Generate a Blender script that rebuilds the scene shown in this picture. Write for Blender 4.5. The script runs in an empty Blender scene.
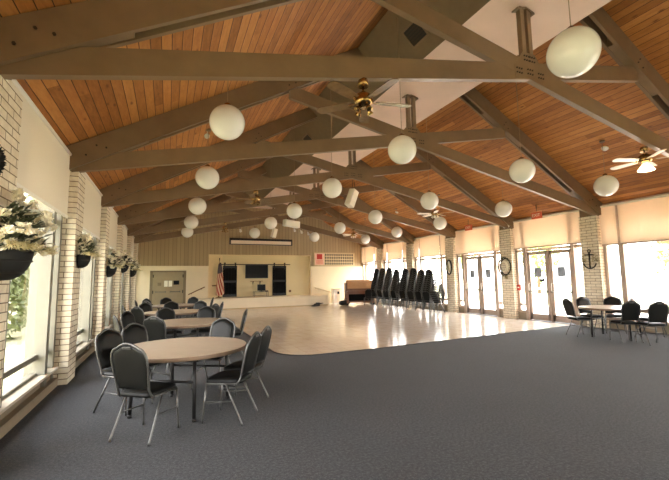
import bpy, math, random
from mathutils import Vector, Matrix
random.seed(7)
C = bpy.context.scene.collection
PI = math.pi
XL, XR, Y0, BAY = -1.375, 11.76, 0.842, 3.163
XC = (XL + XR) / 2
YB = 22.6                      # back wall
YR = -3.0                      # rear wall, behind the viewer
PH, PD = 3.36, 0.54            # pier height and length along the wall
SL = 0.56                      # roof slope
def py(i): return Y0 + BAY * i
def roof_z(x): return 3.84 + SL * (min(x - XL, XR - x))

# ------------------------------------------------------------------ materials
def lin(c):
    c /= 255.0
    return c / 12.92 if c <= 0.04045 else ((c + 0.055) / 1.055) ** 2.4
def rgb(r, g, b): return (lin(r), lin(g), lin(b), 1.0)

class NT:
    def __init__(self, name):
        self.m = bpy.data.materials.new(name); self.m.use_nodes = True
        self.t = self.m.node_tree; self.b = self.t.nodes['Principled BSDF']; self.out = self.t.nodes['Material Output']
    def n(self, kind, **kw):
        nd = self.t.nodes.new(kind)
        for k, v in kw.items(): setattr(nd, k, v)
        return nd
    def l(self, a, b): self.t.links.new(a, b)
    def math(self, op, a, b=None, c=None):
        nd = self.n('ShaderNodeMath', operation=op)
        for i, v in enumerate((a, b, c)):
            if v is None: continue
            if isinstance(v, (int, float)): nd.inputs[i].default_value = v
            else: self.l(v, nd.inputs[i])
        return nd.outputs[0]
    def mix(self, fac, a, b, mode='MIX'):
        nd = self.n('ShaderNodeMix', data_type='RGBA', blend_type=mode)
        for i, v in ((0, fac), (6, a), (7, b)):
            if isinstance(v, (int, float, tuple)): nd.inputs[i].default_value = v
            else: self.l(v, nd.inputs[i])
        return nd.outputs[2]
    def uv(self):
        tc = self.n('ShaderNodeTexCoord'); sp = self.n('ShaderNodeSeparateXYZ'); self.l(tc.outputs['UV'], sp.inputs[0])
        return tc.outputs['UV'], sp.outputs[0], sp.outputs[1]
    def noise(self, vec, scale, detail=3, rough=0.6, stretch=None):
        if stretch:
            mp = self.n('ShaderNodeMapping'); mp.inputs['Scale'].default_value = stretch; self.l(vec, mp.inputs[0]); vec = mp.outputs[0]
        nd = self.n('ShaderNodeTexNoise'); nd.inputs['Scale'].default_value = scale
        nd.inputs['Detail'].default_value = detail; nd.inputs['Roughness'].default_value = rough
        self.l(vec, nd.inputs['Vector']); return nd.outputs['Fac']
    def ramp(self, fac, stops):
        nd = self.n('ShaderNodeValToRGB'); e = nd.color_ramp.elements
        while len(e) < len(stops): e.new(0.5)
        for el, (p, c) in zip(e, stops): el.position = p; el.color = c
        self.l(fac, nd.inputs[0]); return nd.outputs[0]
    def bump(self, h, strength=0.3, dist=0.01):
        nd = self.n('ShaderNodeBump'); nd.inputs['Strength'].default_value = strength; nd.inputs['Distance'].default_value = dist
        self.l(h, nd.inputs['Height']); self.l(nd.outputs[0], self.b.inputs['Normal'])
    def base(self, v, rough=0.6, metal=0.0, spec=0.5):
        if isinstance(v, tuple): self.b.inputs['Base Color'].default_value = v
        else: self.l(v, self.b.inputs['Base Color'])
        self.b.inputs['Roughness'].default_value = rough; self.b.inputs['Metallic'].default_value = metal
        self.b.inputs['Specular IOR Level'].default_value = spec
        return self.m

def plain(name, c, rough=0.6, metal=0.0, spec=0.5, var=0.06, scale=6):
    """a paint / plastic / metal with a little real unevenness of its own"""
    m = NT(name); tc = m.n('ShaderNodeTexCoord')
    f = m.noise(tc.outputs['Object'], scale, 4)
    a = tuple(min(1, x * (1 - var)) for x in c[:3]) + (1,); b = tuple(min(1, x * (1 + var)) for x in c[:3]) + (1,)
    return m.base(m.ramp(f, [(0.3, a), (0.7, b)]), rough, metal, spec)

M = {}
M['truss'] = plain('truss_paint', rgb(126, 103, 76), 0.38, var=0.1, scale=3)
M['slot'] = plain('slot_shade_paint', rgb(60, 48, 34), 0.8)
M['bolt'] = plain('dark_bolt', rgb(58, 46, 34), 0.5, 0.3)
M['soffit'] = plain('olive_soffit_paint', rgb(120, 102, 76), 0.7)
M['pink'] = plain('ridge_ceiling_paint', rgb(222, 196, 176), 0.75, var=0.04, scale=1.5)
M['grille'] = plain('dark_grille', rgb(48, 38, 28), 0.6)
M['alu'] = plain('window_aluminium', rgb(118, 114, 100), 0.5, 0.0)
M['taupe'] = plain('taupe_door_paint', rgb(176, 156, 140), 0.5)
M['sill'] = plain('sill_paint', rgb(205, 195, 178), 0.5)
M['basebd'] = plain('baseboard_paint', rgb(140, 126, 104), 0.6)
M['cream'] = plain('cream_wall_paint', rgb(234, 220, 188), 0.7, var=0.03, scale=1.2)
M['alcove'] = plain('alcove_wall_paint', rgb(224, 208, 164), 0.7, var=0.03, scale=1.0)
M['strip'] = plain('alcove_edge_paint', rgb(235, 214, 168), 0.6, var=0.03)
M['white'] = plain('white_paint', rgb(236, 232, 222), 0.5, var=0.02)
M['stage'] = plain('stage_front_paint', rgb(240, 226, 196), 0.5, var=0.03, scale=2)
M['black'] = plain('black_paint', rgb(20, 18, 17), 0.45)
M['barn'] = plain('black_door_stain', rgb(14, 12, 10), 0.8, 0, 0.15, var=0.3, scale=9)
M['screen'] = plain('television_glass', rgb(6, 6, 7), 0.3, 0, 0.15)
M['screen_white'] = plain('projection_cloth', rgb(240, 226, 208), 0.8, var=0.02)
M['greydoor'] = plain('grey_door_paint', rgb(160, 146, 114), 0.5)
M['greyframe'] = plain('grey_door_frame_paint', rgb(132, 118, 90), 0.5)
M['paper'] = plain('paper', rgb(246, 242, 226), 0.8, var=0.01)
M['brownwood'] = plain('brown_handrail_wood', rgb(128, 88, 48), 0.5)
M['brass'] = plain('brass', rgb(164, 132, 84), 0.25, 1.0)
M['walnut'] = plain('walnut_blade', rgb(122, 96, 68), 0.22, var=0.2, scale=12)
M['paleblade'] = plain('pale_blade', rgb(226, 212, 190), 0.35)
M['globe'] = plain('opal_glass', rgb(236, 234, 228), 0.12, var=0.01)
M['cord'] = plain('cord', rgb(150, 126, 96), 0.6)
M['frame'] = plain('hammered_grey_steel', rgb(90, 89, 87), 0.35, 0.75, var=0.15, scale=60)
M['vinyl'] = plain('black_vinyl', rgb(18, 18, 16), 0.44, 0, 0.2, var=0.12, scale=40)
M['vinylseat'] = plain('black_vinyl_seat', rgb(16, 16, 15), 0.5, 0, 0.2, var=0.12, scale=40)
M['legblack'] = plain('black_table_leg', rgb(34, 32, 32), 0.4, 0.3)
M['edge'] = plain('tabletop_edge', rgb(112, 90, 70), 0.5)
M['basket'] = plain('dark_basket', rgb(14, 13, 11), 0.8, var=0.3, scale=40)
M['leaf'] = plain('dark_leaf', rgb(62, 66, 40), 0.6, var=0.3, scale=12)
M['dry'] = plain('dry_sprig', rgb(176, 162, 120), 0.7, var=0.2, scale=12)
M['petal'] = plain('white_petal', rgb(240, 232, 208), 0.6, var=0.06, scale=20)
M['iron'] = plain('black_iron', rgb(34, 30, 26), 0.5, 0.4)
M['red'] = plain('red_paint', rgb(190, 50, 36), 0.5)
M['exitface'] = plain('exit_sign_face', rgb(226, 110, 78), 0.5)
M['exitletter'] = plain('exit_letter', rgb(250, 238, 220), 0.5)
M['boardframe'] = plain('plaque_frame', rgb(190, 168, 128), 0.5)
M['boardback'] = plain('plaque_backing', rgb(214, 196, 156), 0.6)
M['plaque'] = plain('dark_plaque', rgb(48, 42, 34), 0.5, 0.0)
M['pinkpaper'] = plain('pink_paper', rgb(240, 206, 186), 0.7)
M['piano'] = plain('piano_case', rgb(126, 84, 58), 0.35, var=0.15)
M['quilt'] = plain('tan_quilt', rgb(196, 150, 106), 0.9, var=0.08, scale=14)
M['dusty'] = plain('notice_grey', rgb(140, 146, 156), 0.6)
M['trunk'] = plain('bark', rgb(92, 74, 54), 0.9, var=0.25, scale=12)
M['foliage'] = plain('tree_leaf', rgb(116, 150, 62), 0.6, var=0.35, scale=3)
M['foliage2'] = plain('shrub_leaf', rgb(96, 104, 58), 0.6, var=0.35, scale=3)
M['concrete'] = plain('patio_concrete', rgb(214, 206, 196), 0.85, var=0.06, scale=2)
M['housewall'] = plain('neighbour_wall', rgb(206, 208, 206), 0.8)
M['houseroof'] = plain('neighbour_roof', rgb(150, 140, 130), 0.85)
M['porch'] = plain('porch_timber', rgb(178, 128, 86), 0.7, var=0.1)
M['fence'] = plain('white_fence', rgb(224, 224, 216), 0.7)

def m_plank():
    m = NT('plank_ceiling'); uv, u, v = m.uv()
    w = 0.14
    idx = m.math('FLOOR', m.math('DIVIDE', v, w))
    fr = m.math('FRACT', m.math('DIVIDE', v, w))
    wn = m.n('ShaderNodeTexWhiteNoise', noise_dimensions='1D'); m.l(idx, wn.inputs['W'])
    off = m.math('MULTIPLY', wn.outputs['Value'], 3.0)
    seg = m.math('FLOOR', m.math('DIVIDE', m.math('ADD', u, off), 3.4))
    wn2 = m.n('ShaderNodeTexWhiteNoise', noise_dimensions='2D')
    cb = m.n('ShaderNodeCombineXYZ'); m.l(idx, cb.inputs[0]); m.l(seg, cb.inputs[1]); m.l(cb.outputs[0], wn2.inputs['Vector'])
    grain = m.noise(uv, 7, 6, 0.72, (0.5, 2.6, 1))
    tone = m.math('ADD', m.math('MULTIPLY', wn2.outputs['Value'], 0.38), m.math('MULTIPLY', grain, 0.7))
    col = m.ramp(tone, [(0.22, rgb(128, 78, 36)), (0.5, rgb(172, 112, 56)), (0.82, rgb(202, 142, 78))])
    knot = m.n('ShaderNodeTexVoronoi'); knot.inputs['Scale'].default_value = 1.0
    mp = m.n('ShaderNodeMapping'); mp.inputs['Scale'].default_value = (2.2, 5.5, 1); m.l(uv, mp.inputs[0]); m.l(mp.outputs[0], knot.inputs['Vector'])
    kf = m.ramp(knot.outputs['Distance'], [(0.05, (1, 1, 1, 1)), (0.16, (0, 0, 0, 1))])
    col = m.mix(m.math('MULTIPLY', kf, 0.75), col, rgb(96, 48, 22))
    e = m.math('MINIMUM', fr, m.math('SUBTRACT', 1.0, fr))
    g = m.math('LESS_THAN', e, 0.035)
    col = m.mix(g, col, rgb(70, 38, 18))
    m.bump(m.math('MINIMUM', m.math('MULTIPLY', e, 12), 1.0), 0.35, 0.01)
    return m.base(col, 0.5, 0, 0.35)
M['plank'] = m_plank()

def m_brick(name, a, b, mortar, msize):
    m = NT(name); uv, u, v = m.uv()
    br = m.n('ShaderNodeTexBrick'); m.l(uv, br.inputs['Vector'])
    br.inputs['Color1'].default_value = a; br.inputs['Color2'].default_value = b; br.inputs['Mortar'].default_value = mortar
    br.inputs['Scale'].default_value = 1.0; br.inputs['Mortar Size'].default_value = msize; br.inputs['Mortar Smooth'].default_value = 0.15
    br.inputs['Brick Width'].default_value = 0.30; br.inputs['Row Height'].default_value = 0.086; br.offset = 0.5
    n = m.noise(uv, 14, 4)
    col = m.mix(0.35, br.outputs['Color'], m.ramp(n, [(0.3, (0.55, 0.5, 0.42, 1)), (0.65, (1, 1, 1, 1))]), 'MULTIPLY')
    inv = m.math('SUBTRACT', 1.0, br.outputs['Fac'])
    m.bump(m.math('ADD', inv, m.math('MULTIPLY', n, 0.3)), 0.6, 0.012)
    return m.base(col, 0.75)
M['brick'] = m_brick('cream_brick', rgb(240, 230, 208), rgb(228, 214, 188), rgb(124, 102, 76), 0.006)

def m_siding():
    m = NT('vertical_siding'); uv, u, v = m.uv()
    fr = m.math('FRACT', m.math('DIVIDE', u, 0.2)); e = m.math('MINIMUM', fr, m.math('SUBTRACT', 1.0, fr))
    idx = m.math('FLOOR', m.math('DIVIDE', u, 0.2))
    wn = m.n('ShaderNodeTexWhiteNoise', noise_dimensions='1D'); m.l(idx, wn.inputs['W'])
    col = m.ramp(wn.outputs['Value'], [(0, rgb(168, 148, 114)), (1, rgb(180, 160, 124))])
    col = m.mix(m.math('LESS_THAN', e, 0.06), col, rgb(140, 120, 90))
    m.bump(m.math('MINIMUM', m.math('MULTIPLY', e, 8), 1.0), 0.4, 0.01)
    return m.base(col, 0.7)
M['siding'] = m_siding()

def m_carpet():
    m = NT('carpet_pile'); tc = m.n('ShaderNodeTexCoord'); o = tc.outputs['Object']
    a = m.noise(o, 110, 2, 0.8); b = m.noise(o, 1.3, 4, 0.6); c = m.noise(o, 38, 3, 0.75)
    col = m.ramp(m.math('ADD', m.math('MULTIPLY', a, 0.45), m.math('MULTIPLY', c, 0.55)), [(0.34, rgb(39, 40, 42)), (0.5, rgb(57, 58, 60)), (0.66, rgb(85, 85, 86))])
    col = m.mix(0.3, col, m.ramp(b, [(0.35, (0.72, 0.72, 0.72, 1)), (0.65, (1, 1, 1, 1))]), 'MULTIPLY')
    m.bump(m.math('ADD', a, c), 0.5, 0.006)
    m.b.inputs['Sheen Weight'].default_value = 0.06; m.b.inputs['Sheen Roughness'].default_value = 0.4
    return m.base(col, 0.95, 0, 0.15)
M['carpet'] = m_carpet()

def m_tile():
    m = NT('waxed_floor_tile'); uv, u, v = m.uv()
    br = m.n('ShaderNodeTexBrick'); m.l(uv, br.inputs['Vector']); br.offset = 0.0
    br.inputs['Color1'].default_value = rgb(228, 216, 200); br.inputs['Color2'].default_value = rgb(234, 224, 210); br.inputs['Mortar'].default_value = rgb(176, 150, 124)
    br.inputs['Scale'].default_value = 1; br.inputs['Mortar Size'].default_value = 0.0025; br.inputs['Brick Width'].default_value = 0.305; br.inputs['Row Height'].default_value = 0.305
    n = m.noise(uv, 3, 4); n2 = m.noise(uv, 30, 3)
    col = m.mix(0.5, br.outputs['Color'], m.ramp(n, [(0.3, (0.86, 0.84, 0.8, 1)), (0.7, (1, 1, 1, 1))]), 'MULTIPLY')
    col = m.mix(0.25, col, m.ramp(n2, [(0.3, (0.82, 0.78, 0.72, 1)), (0.7, (1, 1, 1, 1))]), 'MULTIPLY')
    m.base(col, 0.16, 0, 0.6)
    rr = m.n('ShaderNodeMapRange'); m.l(n, rr.inputs[0]); rr.inputs[3].default_value = 0.1; rr.inputs[4].default_value = 0.22
    m.l(rr.outputs[0], m.b.inputs['Roughness'])
    m.bump(m.noise(uv, 2.2, 2), 0.04, 0.02)
    return m.m
M['tile'] = m_tile()

def m_top():
    m = NT('tabletop_laminate'); tc = m.n('ShaderNodeTexCoord'); o = tc.outputs['Object']
    n = m.noise(o, 14, 5, 0.65, (0.5, 3, 1))
    return m.base(m.ramp(n, [(0.3, rgb(178, 160, 138)), (0.7, rgb(198, 182, 160))]), 0.3, 0, 0.5)
M['top'] = m_top()

def m_shade(name, c, tr):
    m = NT(name); tc = m.n('ShaderNodeTexCoord'); n = m.noise(tc.outputs['Object'], 90, 2)
    col = m.ramp(n, [(0.3, tuple(x * 0.96 for x in c[:3]) + (1,)), (0.7, c)])
    d = m.n('ShaderNodeBsdfDiffuse'); t = m.n('ShaderNodeBsdfTranslucent'); mx = m.n('ShaderNodeMixShader'); mx.inputs[0].default_value = tr
    m.l(col, d.inputs[0]); m.l(col, t.inputs[0]); m.l(d.outputs[0], mx.inputs[1]); m.l(t.outputs[0], mx.inputs[2]); m.l(mx.outputs[0], m.out.inputs[0])
    return m.m
M['shade_r'] = m_shade('shade_cloth_thin', rgb(240, 226, 208), 0.33)
M['shade_l'] = m_shade('shade_cloth_thick', rgb(234, 226, 210), 0.18)

def m_glass():
    m = NT('window_glass'); t = m.n('ShaderNodeBsdfTransparent'); g = m.n('ShaderNodeBsdfGlossy'); f = m.n('ShaderNodeLayerWeight'); mx = m.n('ShaderNodeMixShader')
    t.inputs[0].default_value = (0.96, 0.955, 0.95, 1); g.inputs['Roughness'].default_value = 0.02; 
    m.l(m.math('ADD', 0.05, m.math('MULTIPLY', 0.9, m.math('POWER', f.outputs['Facing'], 5.0))), mx.inputs[0]); m.l(t.outputs[0], mx.inputs[1]); m.l(g.outputs[0], mx.inputs[2]); m.l(mx.outputs[0], m.out.inputs[0])
    return m.m
M['glass'] = m_glass()

def m_flag():
    m = NT('striped_flag_cloth'); uv, u, v = m.uv()
    st = m.math('LESS_THAN', m.math('FRACT', m.math('ADD', m.math('MULTIPLY', u, 9.0), m.math('MULTIPLY', v, 3.0))), 0.52)
    col = m.mix(st, rgb(214, 186, 156), rgb(160, 66, 50))
    can = m.math('GREATER_THAN', v, 0.7)
    col = m.mix(can, col, rgb(74, 62, 66))
    return m.base(col, 0.85)
M['flag'] = m_flag()
def m_grass():
    m = NT('lawn'); tc = m.n('ShaderNodeTexCoord'); n = m.noise(tc.outputs['Object'], 5, 5, 0.7); 
    return m.base(m.ramp(n, [(0.3, rgb(134, 132, 100)), (0.7, rgb(166, 162, 128))]), 0.9, 0, 0.2)
M['grass'] = m_grass()
def m_lamp():
    m = NT('lit_fan_lamp'); m.base(rgb(250, 240, 220), 0.3); m.b.inputs['Emission Color'].default_value = rgb(255, 226, 176); m.b.inputs['Emission Strength'].default_value = 2.2; return m.m
M['lamp'] = m_lamp()
M['lampoff'] = plain('frosted_lamp', rgb(246, 238, 220), 0.3, var=0.01)

# ------------------------------------------------------------------ mesh building
class MB:
    def __init__(s): s.v = []; s.f = []; s.uv = []; s.sm = []
    def face(s, idx, uvs=None, smooth=False): s.f.append(tuple(idx)); s.uv.append(uvs); s.sm.append(smooth)
    def box(s, x0, x1, y0, y1, z0, z1):
        b = len(s.v)
        s.v += [(x, y, z) for z in (z0, z1) for y in (y0, y1) for x in (x0, x1)]
        for q in ((0, 2, 3, 1), (4, 5, 7, 6), (0, 1, 5, 4), (2, 6, 7, 3), (0, 4, 6, 2), (1, 3, 7, 5)): s.face([b + i for i in q])
        return s
    def cbox(s, c, d, R=None):
        b = len(s.v); R = R or Matrix.Identity(3)
        for z in (-.5, .5):
            for y in (-.5, .5):
                for x in (-.5, .5): s.v.append(tuple(Vector(c) + R @ Vector((x * d[0], y * d[1], z * d[2]))))
        for q in ((0, 2, 3, 1), (4, 5, 7, 6), (0, 1, 5, 4), (2, 6, 7, 3), (0, 4, 6, 2), (1, 3, 7, 5)): s.face([b + i for i in q])
        return s
    def bar(s, p0, p1, w, d, up=(0, 0, 1)):
        p0, p1 = Vector(p0), Vector(p1); z = (p1 - p0); L = z.length; z.normalize(); x = Vector(up).cross(z)
        if x.length < 1e-4: x = Vector((1, 0, 0)).cross(z)
        x.normalize(); y = z.cross(x); R = Matrix((x, y, z)).transposed()
        return s.cbox((p0 + p1) / 2, (w, d, L), R)
    def prism(s, poly, axis, a, b):
        """extrude a 2-D polygon along an axis: 'y' -> (x,z) outline, 'x' -> (y,z), 'z' -> (x,y)"""
        k = len(s.v); n = len(poly)
        def P(p, t): return {'y': (p[0], t, p[1]), 'x': (t, p[0], p[1]), 'z': (p[0], p[1], t)}[axis]
        s.v += [P(p, a) for p in poly] + [P(p, b) for p in poly]
        s.face([k + i for i in range(n)][::-1]); s.face([k + n + i for i in range(n)])
        for i in range(n): j = (i + 1) % n; s.face([k + i, k + j, k + n + j, k + n + i])
        return s
    def tube(s, pts, r, n=8, closed=False):
        pts = [Vector(p) for p in pts]; k = len(s.v); m = len(pts); prev = None
        rs = r if isinstance(r, (list, tuple)) else [r] * m
        for i, p in enumerate(pts):
            if closed: t = pts[(i + 1) % m] - pts[i - 1]
            else: t = pts[min(i + 1, m - 1)] - pts[max(i - 1, 0)]
            t.normalize()
            if prev is None:
                a = Vector((0, 0, 1)) if abs(t.z) < .9 else Vector((1, 0, 0)); x = a.cross(t).normalized()
            else: x = (prev - t * prev.dot(t)).normalized()
            prev = x; y = t.cross(x)
            for j in range(n):
                a = 2 * PI * j / n; s.v.append(tuple(p + (x * math.cos(a) + y * math.sin(a)) * rs[i]))
        for i in range(m if closed else m - 1):
            for j in range(n):
                a, b = k + i * n, k + ((i + 1) % m) * n
                s.face((a + j, a + (j + 1) % n, b + (j + 1) % n, b + j), None, True)
        if not closed:
            s.face([k + j for j in range(n)][::-1]); s.face([k + (m - 1) * n + j for j in range(n)])
        return s
    def lathe(s, prof, n=24, c=(0, 0, 0), R=None):
        k = len(s.v); R = R or Matrix.Identity(3); c = Vector(c)
        for r, z in prof:
            for j in range(n): a = 2 * PI * j / n; s.v.append(tuple(c + R @ Vector((r * math.cos(a), r * math.sin(a), z))))
        m = len(prof)
        for i in range(m - 1):
            for j in range(n): a, b = k + i * n, k + (i + 1) * n; s.face((a + j, a + (j + 1) % n, b + (j + 1) % n, b + j), None, True)
        if prof[0][0] > 1e-4: s.face([k + j for j in range(n)][::-1])
        if prof[-1][0] > 1e-4: s.face([k + (m - 1) * n + j for j in range(n)])
        return s
    def ball(s, c, r, n=12, sc=(1, 1, 1)):
        m = max(5, n // 2 + 1); k = len(s.v)
        s.v.append((c[0], c[1], c[2] - r * sc[2]))
        for i in range(1, m):
            t = -PI / 2 + PI * i / m
            for j in range(n): a = 2 * PI * j / n; s.v.append((c[0] + r * sc[0] * math.cos(t) * math.cos(a), c[1] + r * sc[1] * math.cos(t) * math.sin(a), c[2] + r * sc[2] * math.sin(t)))
        top = len(s.v); s.v.append((c[0], c[1], c[2] + r * sc[2]))
        for j in range(n):
            s.face((k, k + 1 + (j + 1) % n, k + 1 + j), None, True); b = k + 1 + (m - 2) * n; s.face((top, b + j, b + (j + 1) % n), None, True)
        for i in range(m - 2):
            a, b = k + 1 + i * n, k + 1 + (i + 1) * n
            for j in range(n): s.face((a + j, a + (j + 1) % n, b + (j + 1) % n, b + j), None, True)
        return s
    def leaf(s, c, L, w, d, nrm):
        d = Vector(d).normalized(); x = d.cross(Vector(nrm))
        if x.length < 1e-3: x = d.cross(Vector((0.3, 0.9, 0.2)))
        x.normalize(); u = x.cross(d); c = Vector(c); k = len(s.v)
        s.v += [tuple(c), tuple(c + d * L * .5 + x * w * .5 + u * L * .06), tuple(c + d * L), tuple(c + d * L * .5 - x * w * .5 + u * L * .06)]
        s.face((k, k + 1, k + 2, k + 3)); return s
    def obj(s, name, mat, parent=None, loc=None, bevel=0, smooth=None):
        me = bpy.data.meshes.new(name); me.from_pydata(s.v, [], s.f)
        uvl = me.uv_layers.new(name='UVMap'); me.materials.append(mat)
        for p in me.polygons:
            p.use_smooth = s.sm[p.index] if smooth is None else smooth
            cu = s.uv[p.index]
            n = p.normal; a = max(range(3), key=lambda i: abs(n[i]))
            for q, li in enumerate(p.loop_indices):
                if cu: uvl.data[li].uv = cu[q]; continue
                v = me.vertices[me.loops[li].vertex_index].co
                uvl.data[li].uv = ((v.y, v.z), (v.x, v.z), (v.x, v.y))[a]
        o = bpy.data.objects.new(name, me); C.objects.link(o)
        if parent: o.parent = parent
        if loc: o.location = loc
        if bevel:
            b = o.modifiers.new('edge', 'BEVEL'); b.width = bevel; b.segments = 2; b.limit_method = 'ANGLE'
        return o

def tag(o, label=None, cat=None, group=None, kind=None):
    if label: o['label'] = label
    if cat: o['category'] = cat
    if group: o['group'] = group
    if kind: o['kind'] = kind
    return o
def thing(name, label, cat, loc=(0, 0, 0), rz=0, group=None, kind=None):
    o = bpy.data.objects.new(name, None); C.objects.link(o); o.empty_display_size = 0.1
    o.location = loc; o.rotation_euler = (0, 0, rz)
    return tag(o, label, cat, group, kind)
def copy_tree(o, parent=None):
    c = o.copy(); C.objects.link(c)
    if parent: c.parent = parent
    for ch in list(o.children): copy_tree(ch, c)
    return c
ORD = ['first', 'second', 'third', 'fourth', 'fifth', 'sixth', 'seventh', 'eighth', 'ninth', 'tenth', 'eleventh', 'twelfth', 'thirteenth', 'fourteenth']

# ------------------------------------------------------------------ floor
tag(MB().box(XL - .6, XR + .5, YR, YB + .4, -.12, 0).obj('floor', M['carpet']), 'dark blue-grey carpet covering the hall floor', 'carpet', kind='structure')
# waxed tile dance floor with a rounded near corner
edge = []
x0, y0r, rr = 2.15, 8.45, 0.75
edge.append((x0, 21.2)); edge.append((x0, y0r + .1))
for i in range(9):
    a = PI + (PI / 2) * i / 8; edge.append((x0 + rr + rr * math.cos(a), 8.28 + rr * math.sin(a)))
edge += [(4.5, 7.56), (8.6, 7.88), (XR + .0, 8.12), (XR, 22.59), (8.87, 22.59), (8.87, 21.2)]
tag(MB().prism(edge, 'z', 0.0, 0.006).obj('dance_floor', M['tile']), 'glossy beige tile dance floor reaching from the carpet to the stage', 'tile floor', kind='structure')
b = MB(); ln = edge[:-3]
for p, q in zip(ln, ln[1:]): b.bar((p[0], p[1], .005), (q[0], q[1], .005), .03, .012)
tag(b.obj('trim_1', M['legblack']), 'thin dark strip along the edge of the dance floor', 'floor trim', kind='structure')

# ------------------------------------------------------------------ roof
for sgn, nm, lb in ((-1, 'ceiling_left', 'sloped orange-brown plank ceiling on the flower basket side'), (1, 'ceiling_right', 'sloped brown plank ceiling over the glass doors')):
    xe = XL - 1.1 if sgn < 0 else XR + 1.1
    b = MB(); ze = roof_z(xe); zr = roof_z(XC); L = math.hypot(xe - XC, zr - ze)
    ya, yb_ = YR - .6, YB + .4
    P = [(xe, ya, ze), (XC, ya, zr), (XC, yb_, zr), (xe, yb_, ze)]
    b.v += P + [(p[0], p[1], p[2] + .16) for p in P]
    b.face((0, 1, 2, 3), [(ya, 0), (ya, L), (yb_, L), (yb_, 0)]); b.face((7, 6, 5, 4))
    for i in range(4): j = (i + 1) % 4; b.face((i, j, 4 + j, 4 + i))
    tag(b.obj(nm, M['plank']), lb, 'ceiling', kind='structure')
# flat ridge enclosure: pale underside, olive sloping sides
EL, ER, EZ = 4.55, 6.35, 5.90
b = MB().box(EL, ER, YR, YB, EZ, EZ + .03)
rid = tag(b.obj('ceiling_ridge', M['pink']), 'pale pinkish flat ceiling strip under the ridge', 'ceiling', kind='structure')
b = MB(); b.prism([(EL, EZ), (EL + .03, EZ + .03), (3.8, 6.70), (3.74, 6.68)], 'y', YR, YB); b.obj('soffit_side', M['soffit'], rid)
xr2 = 2 * XC - 3.76
b = MB(); b.prism([(ER, EZ), (xr2, 6.66), (xr2 - .06, 6.68), (ER - .03, EZ + .03)], 'y', YR, YB); b.obj('soffit_side', M['soffit'], rid)
# air grilles on the left side of the enclosure
d = Vector((3.76 - 4.55, 0, 6.67 - 5.9)).normalized(); nrm = Vector((-d.z, 0, d.x))
if nrm.x > 0: nrm = -nrm
Rg = Matrix((Vector((0, 1, 0)), d, Vector((0, 1, 0)).cross(d))).transposed()
for k, (gy, t, w) in enumerate(((5.6, .42, .45), (11.64, .42, .5), (17.9, .5, .5))):
    o = Vector((4.55, gy, 5.9)) + d * (t * 1.1) + nrm * .012
    g = thing('air_grille', ['dark square air grille in the olive soffit nearest the camera', 'dark square air grille in the olive soffit, second from the camera', 'dark air grille in the olive soffit nearest the stage'][k], 'air grille', o, 0, 'air grilles in the ridge soffit')
    MB().cbox((0, 0, 0), (w, .36, .01), Rg).obj('louver_panel', M['grille'], g)
    f = MB()
    for s_ in (-1, 1):
        f.cbox(Rg @ Vector((s_ * w / 2, 0, 0)), (.035, .40, .03), Rg); f.cbox(Rg @ Vector((0, s_ * .18, 0)), (w, .035, .03), Rg)
    f.obj('frame', M['truss'], g)
    f = MB()
    for q in range(6): f.cbox(Rg @ Vector((0, -.14 + q * .055, .004)), (w - .04, .012, .02), Rg)
    f.obj('slats', M['legblack'], g)

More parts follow.
